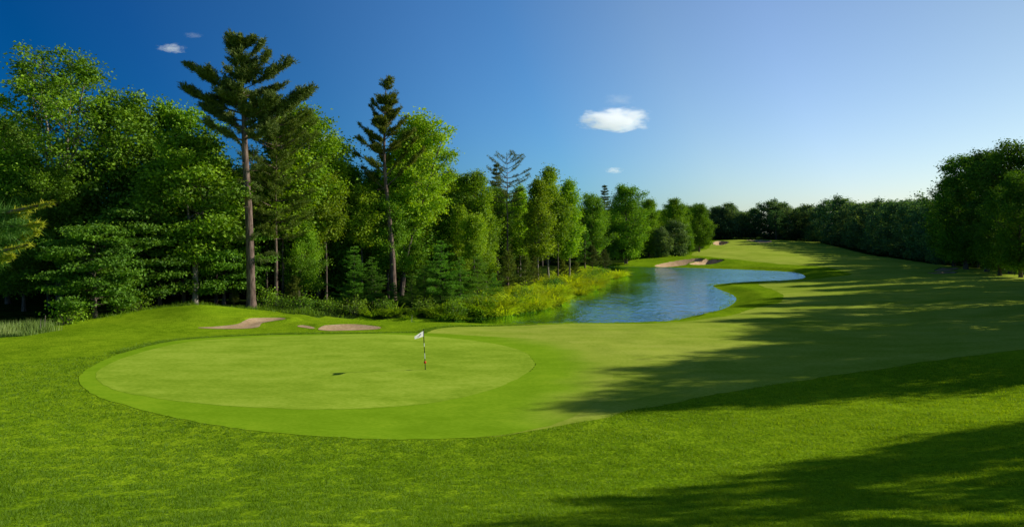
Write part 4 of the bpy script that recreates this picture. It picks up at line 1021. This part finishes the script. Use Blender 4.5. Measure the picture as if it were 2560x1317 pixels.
# ------------------------------------------------------------------ flagstick
def flagstick():
    Y = 7.0*F/(923-HORY); x0 = (1063.5-1280)/F*Y; z0 = gz(x0, Y)+0.016
    root = bpy.data.objects.new('flagstick', None); COL.objects.link(root); root.location = (x0, Y, z0)
    tag(root, 'thin black and white flagstick with a white flag standing in the hole on the green', 'flagstick')
    s = Y/F
    def P(px, py): return np.array([(px-1063.5)*s, 0, (923-py)*s])
    top = P(1058.5, 822.5); bot = P(1063.5, 925)
    black = flat_mat('pole_black', (0.02, 0.02, 0.02), 0.5); white = flat_mat('pole_white', (0.8, 0.8, 0.76), 0.5); red = flat_mat('marker_red', (0.75, 0.06, 0.02), 0.5)
    def on(py): return bot+(top-bot)*((925-py)/(925-822.5))
    W = Wood(); mi = []
    for (ya, yb, m) in [(925, 896, 0), (896, 882, 1), (882, 866, 0), (866, 857, 1), (857, 822.5, 0)]:
        rr0 = 0.019 if ya > 850 and yb > 830 else 0.022
        W.tube(np.array([on(ya), on((ya+yb)/2), on(yb)]), [rr0]*3, 10); mi += [m]*20
    me = mk_mesh('pole', np.vstack(W.v), [np.vstack(W.f)], [black, white], matidx=mi); link('pole', me, root)
    # cap
    W = Wood(); W.tube(np.array([top+[0, 0, -0.005], top+[0, 0, 0.012], top+[0, 0, 0.02]]), [0.023, 0.02, 0.001], 10); link('cap', W.mesh('cap', black), root)
    # red position marker ball
    c = on(905); W = Wood(); th = np.linspace(0.02, np.pi-0.02, 9)
    W.tube(np.c_[c[0]+0*th, c[1]+0*th, c[2]-0.075*np.cos(th)], 0.066*np.sin(th), 14); link('marker_ball', W.mesh('marker_ball', red), root)
    # cloth, rippled, upper edge drooping away from the pole
    nu, nv = 18, 10
    U, Vv = np.meshgrid(np.linspace(0, 1, nu), np.linspace(0, 1, nv), indexing='ij')
    up0, up1 = P(1059, 826), P(1040.5, 836); lo0, lo1 = P(1059.4, 840), P(1041, 842.5)
    def cloth(u, v, off=0.0):
        a = up0+(up1-up0)*u[..., None]; b = lo0+(lo1-lo0)*u[..., None]
        p = a+(b-a)*v[..., None]
        p[..., 1] += 0.03*np.sin(u*6.5+v*1.5)*u**0.7-off-0.62*u
        return p
    G = cloth(U, Vv).reshape(-1, 3)
    i = (np.arange(nu-1)[:, None]*nv+np.arange(nv-1)[None]).ravel()
    fm = leaf_mat('flag_cloth', (0.8, 0.8, 0.8), (0.8, 0.8, 0.8), (0.8, 0.8, 0.8), transl=0.35, tcol=(1, 1, 1), hue=0, val=0, gloss=0.01)
    fo = link('flag', mk_mesh('flag', G, [np.c_[i, i+1, i+nv+1, i+nv]], [fm]), root)
    # handwritten style mark on the cloth: a leaning loop with a tail and a cross stroke
    strokes = [[(0.30, 0.22), (0.34, 0.42), (0.42, 0.62), (0.50, 0.80)], [(0.30, 0.28), (0.40, 0.22), (0.47, 0.36), (0.44, 0.55), (0.58, 0.50)], [(0.58, 0.50), (0.66, 0.62), (0.55, 0.78), (0.70, 0.86)], [(0.25, 0.55), (0.45, 0.48), (0.66, 0.40)]]
    EV, EF = [], []; base = 0
    for st in strokes:
        st = np.array(st); tq = np.linspace(0, len(st)-1, 14); u = np.interp(tq, range(len(st)), st[:, 0]); v = np.interp(tq, range(len(st)), st[:, 1])
        du, dv = np.gradient(u), np.gradient(v); q = np.hypot(du, dv)+1e-6; wv = 0.028
        a = cloth(u-dv/q*wv, v+du/q*wv, 0.004); b = cloth(u+dv/q*wv, v-du/q*wv, 0.004)
        EV.append(np.stack([a, b], 1).reshape(-1, 3)); j = np.arange(13)*2
        EF.append(base+np.c_[j, j+1, j+3, j+2]); base += 28
    link('emblem', mk_mesh('emblem', np.vstack(EV), [np.vstack(EF)], [flat_mat('emblem_ink', (0.06, 0.07, 0.10), 0.8)], smooth=False), fo)
    # cup
    a = np.linspace(0, 2*np.pi, 24, endpoint=False)
    ring = np.c_[0.054*np.cos(a), 0.054*np.sin(a), np.full(24, 0.004)]
    cp = link('golf_hole', mk_mesh('golf_hole', ring, [np.arange(24)[None]], [flat_mat('hole_dark', (0.006, 0.006, 0.006), 0.9)]), None, (x0, Y, z0))
    tag(cp, 'small dark cup in the green at the foot of the flagstick', 'golf hole')
flagstick()

# ------------------------------------------------------------------ near pine whose branch reaches into the left edge
def near_pine():
    r = np.random.default_rng(99); W = Wood(); L = Leaves()
    x0, y0 = -5.0, 4.6; z0 = gz(x0, y0)
    root = bpy.data.objects.new('pine_tree', None); COL.objects.link(root); root.location = (x0, y0, z0)
    tag(root, 'near pine with yellow green branch tips poking in from the left edge', 'tree')
    W.tube(np.array([[0, 0, -0.1], [0.02, 0, 1.5], [0, 0.03, 3], [0, 0, 4.6], [0, 0, 5.4]]), [0.11, 0.09, 0.07, 0.04, 0.01], 10)
    link('trunk', W.mesh('trunk', M['bark_pine']), root)
    def bough(tips, zatt, seed):
        rb = np.random.default_rng(seed); Wb = Wood(); Lb = Leaves(); o = np.array([x0, y0, z0])
        main = at(*tips[0])-o; st = np.array([0, 0, zatt])
        P = curve3(st, (st+main)/2+np.array([0, 0, -0.05]), main, 12); Wb.tube(P, np.linspace(0.03, 0.008, 12), 6)
        for ti, tp in enumerate(tips):
            tip = at(*tp)-o; q = P[7 if ti else 9] if ti else P[6]
            S = curve3(q, (q+tip)/2+np.array([0, 0, -0.04]), tip, 16) if ti else P
            if ti: Wb.tube(S, np.linspace(0.012, 0.005, 16), 5)
            m = 70; s = rb.uniform(0.25, 0.86, m)*(len(S)-1); i = s.astype(int); pos = S[i]+(S[np.minimum(i+1, len(S)-1)]-S[i])*(s-i)[:, None]
            d = unit(S[-1]-S[-4])
            tufts(Lb, rb, pos, np.repeat(d[None], m, 0)*0.9+np.array([0, 0, -0.1]), 11, 0.11, 0.0045, np.full(m, 0.3), 0.75)
            # pale new candle at the tip
            cnd = np.linspace(len(S)*0.80, len(S)-1, 26); i = np.minimum(cnd.astype(int), len(S)-2); pos = S[i]+(S[i+1]-S[i])*(cnd-i)[:, None]
            tufts(Lb, rb, pos, np.repeat(d[None], 26, 0), 14, 0.035, 0.006, np.full(26, 0.95), 0.45)
            Wb.tube(S[-4:], [0.009, 0.008, 0.006, 0.003], 5)
        b = link('branch', Wb.mesh('branch', M['bark_pine']), root)
        link('needles', Lb.mesh('needles', M['needle_near'], tri=True), b)
    bough([(128, 508, 4.0), (105, 560, 3.95), (70, 528, 4.1), (-10, 540, 4.1), (60, 545, 4.2)], 3.0, 1)
    bough([(72, 612, 4.05), (95, 578, 4.15), (30, 640, 4.0), (-20, 655, 4.1)], 2.7, 2)
    # crown of the same tree, out of the frame
    Wc, Lc = Wood(), Leaves()
    for k in range(26):
        zz = r.uniform(1.2, 5.2); a = r.uniform(math.pi*0.55, math.pi*1.6); l = (5.8-zz)*0.34*r.uniform(0.7, 1.1)
        st = np.array([0, 0, zz]); tip = st+np.array([np.cos(a)*l, np.sin(a)*l, 0.3*l])
        plume(Wc, Lc, r, st, tip, 0.05, 0.02, 0.4, 8, 10, 0.12, 0.008, 0.2, 0.3)
    b = link('branch', Wc.mesh('branch', M['bark_pine']), root); link('needles', Lc.mesh('needles', M['needle_near']), b)
near_pine()

# ------------------------------------------------------------------ clouds
def cloud_mat(dens, seed, scale):
    m, nt, N, L = new_mat('cloud_vapour')
    out = N.new('ShaderNodeOutputMaterial')
    tc = N.new('ShaderNodeTexCoord')
    n = N.new('ShaderNodeTexNoise'); n.noise_dimensions = '4D'; n.inputs['W'].default_value = seed; n.inputs['Scale'].default_value = scale; n.inputs['Detail'].default_value = 5; n.inputs['Roughness'].default_value = 0.62
    L.new(tc.outputs['Object'], n.inputs['Vector'])
    ln = N.new('ShaderNodeVectorMath'); ln.operation = 'LENGTH'; L.new(tc.outputs['Object'], ln.inputs[0])
    # density = noise*k - falloff
    a = N.new('ShaderNodeMath'); a.operation = 'MULTIPLY_ADD'; a.inputs[1].default_value = 3.3; a.inputs[2].default_value = -0.72; L.new(n.outputs['Fac'], a.inputs[0])
    s = N.new('ShaderNodeMath'); s.operation = 'SUBTRACT'; L.new(a.outputs[0], s.inputs[0]); L.new(ln.outputs['Value'], s.inputs[1])
    c = N.new('ShaderNodeMath'); c.operation = 'MULTIPLY'; c.inputs[1].default_value = dens; c.use_clamp = False; L.new(s.outputs[0], c.inputs[0])
    mx = N.new('ShaderNodeMath'); mx.operation = 'MAXIMUM'; mx.inputs[1].default_value = 0; L.new(c.outputs[0], mx.inputs[0])
    v = N.new('ShaderNodeVolumePrincipled'); v.inputs['Color'].default_value = (1, 1, 1, 1); v.inputs['Anisotropy'].default_value = 0.2
    v.inputs['Emission Color'].default_value = (0.86, 0.92, 1, 1)
    L.new(mx.outputs[0], v.inputs['Density'])
    em = N.new('ShaderNodeMath'); em.operation = 'MULTIPLY'; em.inputs[1].default_value = 0.3; L.new(mx.outputs[0], em.inputs[0]); L.new(em.outputs[0], v.inputs['Emission Strength'])  # slight glow added in place of light scattered inside the cloud
    L.new(v.outputs[0], out.inputs['Volume'])
    return m
def cloud(px, py, w, h, dist, label, dens, seed, scale=2.2):
    p = at(px, py, dist); sx = w/F*dist/2; sz = h/F*dist/2
    r = np.random.default_rng(int(seed*10))
    import bmesh
    bm = bmesh.new(); bmesh.ops.create_icosphere(bm, subdivisions=4, radius=1.0)
    ph = r.uniform(0, 6.28, 6)
    for v_ in bm.verts:
        d = v_.co.normalized()
        k = 1+0.10*math.sin(4*d.x+ph[0])+0.08*math.sin(7*d.x+5*d.z+ph[1])+0.05*math.sin(13*d.x+9*d.y+ph[2])
        if d.z < 0: d.z *= 0.8
        v_.co = d*k
    me = bpy.data.meshes.new('cloud'); bm.to_mesh(me); bm.free(); me.materials.append(cloud_mat(dens, seed, scale))
    o = link('cloud', me, None, p); o.scale = (sx, sx*0.6, sz); tag(o, label, 'cloud')
    return o
cloud(1535, 302, 185, 72, 900, 'largest white puffy cloud, high above the pond', 0.10, 1.3, 2.7)
cloud(1548, 250, 80, 34, 950, 'faint wisp of cloud just above the largest cloud', 0.012, 2.7)
cloud(1535, 427, 48, 20, 1100, 'small thin cloud below the largest cloud', 0.07, 3.1)
cloud(430, 122, 74, 26, 900, 'small streaky cloud in the dark blue sky left of the white pine top', 0.06, 4.6)
cloud(484, 89, 50, 16, 950, 'tiny faint cloud wisp near the white pine top', 0.018, 5.2)
cloud(804, 348, 56, 26, 900, 'small white cloud peeking over the trees between the two tall pines', 0.08, 6.9)

# ------------------------------------------------------------------ sky, sun, camera
w = bpy.data.worlds.new('World'); SC.world = w; w.use_nodes = True
nt = w.node_tree; nt.nodes.clear(); N, L = nt.nodes, nt.links
sky = N.new('ShaderNodeTexSky'); sky.sky_type = 'NISHITA'; sky.sun_disc = False
sky.sun_elevation = SUN_EL; sky.sun_rotation = SUN_AZ
sky.air_density = 1.0; sky.dust_density = 0.6; sky.ozone_density = 2.5
bg = N.new('ShaderNodeBackground'); bg.inputs['Strength'].default_value = 0.1
out = N.new('ShaderNodeOutputWorld')
# polarising filter look within view; ramp beyond it shaped to set the fill light
tcw = N.new('ShaderNodeTexCoord'); nv = N.new('ShaderNodeVectorMath'); nv.operation = 'NORMALIZE'; L.new(tcw.outputs['Generated'], nv.inputs[0])
dt = N.new('ShaderNodeVectorMath'); dt.operation = 'DOT_PRODUCT'; L.new(nv.outputs[0], dt.inputs[0])
dt.inputs[1].default_value = (math.sin(SUN_AZ)*math.cos(SUN_EL), math.cos(SUN_AZ)*math.cos(SUN_EL), math.sin(SUN_EL))
mrw = N.new('ShaderNodeMapRange'); mrw.inputs['From Min'].default_value = -1.0; mrw.inputs['From Max'].default_value = 1.0
L.new(dt.outputs['Value'], mrw.inputs['Value'])
def _p(d, c): return ((d+1)/2, tuple(q/1.6 for q in c))
rw = ramp(N, [_p(-1.0, (0.75, 0.95, 1.1)), _p(-0.65, (0.4, 0.7, 0.95)), _p(-0.38, (0.01, 0.27, 0.62)), _p(-0.284, (0.005, 0.268, 0.62)), _p(-0.18, (0.045, 0.347, 0.765)), _p(0.0, (0.18, 0.57, 1.0)), _p(0.185, (0.43, 0.87, 1.31)), _p(0.279, (0.52, 0.98, 1.40)), _p(0.46, (1.08, 1.25, 1.42)), _p(0.58, (1.22, 1.30, 1.47)), _p(0.764, (1.14, 1.19, 1.20)), _p(0.88, (0.7, 0.8, 0.9)), _p(1.0, (0.4, 0.5, 0.6))])
L.new(mrw.outputs[0], rw.inputs[0])
mw = N.new('ShaderNodeMixRGB'); mw.blend_type = 'MULTIPLY'; mw.inputs[0].default_value = 1
sxw = N.new('ShaderNodeSeparateXYZ'); L.new(nv.outputs[0], sxw.inputs[0])
zw = N.new('ShaderNodeMapRange'); zw.inputs['From Min'].default_value = 0.36; zw.inputs['From Max'].default_value = 0.8; zw.inputs['To Min'].default_value = 1.0; zw.inputs['To Max'].default_value = 0.4  # sky above the view dimmed to cut the fill light
L.new(sxw.outputs['Z'], zw.inputs['Value'])
mz = N.new('ShaderNodeMixRGB'); mz.blend_type = 'MULTIPLY'; mz.inputs[0].default_value = 1
L.new(rw.outputs[0], mz.inputs[1]); L.new(zw.outputs[0], mz.inputs[2])
L.new(sky.outputs[0], mw.inputs[1]); L.new(mz.outputs[0], mw.inputs[2])
bg.inputs['Strength'].default_value = 0.1*1.6
L.new(mw.outputs[0], bg.inputs['Color']); L.new(bg.outputs[0], out.inputs['Surface'])

sd = bpy.data.lights.new('sun', 'SUN'); sd.energy = 5.0; sd.angle = math.radians(0.53); sd.color = (1.0, 0.93, 0.80)
so_ = bpy.data.objects.new('sun', sd); COL.objects.link(so_)
to_sun = Vector((math.sin(SUN_AZ)*math.cos(SUN_EL), math.cos(SUN_AZ)*math.cos(SUN_EL), math.sin(SUN_EL)))
so_.rotation_euler = to_sun.to_track_quat('Z', 'Y').to_euler(); so_.location = (60, 20, 60)

cd = bpy.data.cameras.new('camera'); cam = bpy.data.objects.new('camera', cd); COL.objects.link(cam)
cd.sensor_fit = 'HORIZONTAL'; cd.sensor_width = 36; cd.lens = 36*F/2560
cd.shift_y = -(658.5-HORY)/2560
cd.clip_start = 0.1; cd.clip_end = 5000
cam.location = (0, 0, CAMZ); cam.rotation_euler = (math.radians(90), 0, 0)
SC.camera = cam

SC.view_settings.view_transform = 'Standard'; SC.view_settings.look = 'None'; SC.view_settings.exposure = 0; SC.view_settings.gamma = 1
cy = SC.cycles
cy.max_bounces = 6; cy.diffuse_bounces = 3; cy.glossy_bounces = 2; cy.transmission_bounces = 4; cy.volume_bounces = 2; cy.transparent_max_bounces = 4
cy.sample_clamp_indirect = 6
cy.use_denoising = True
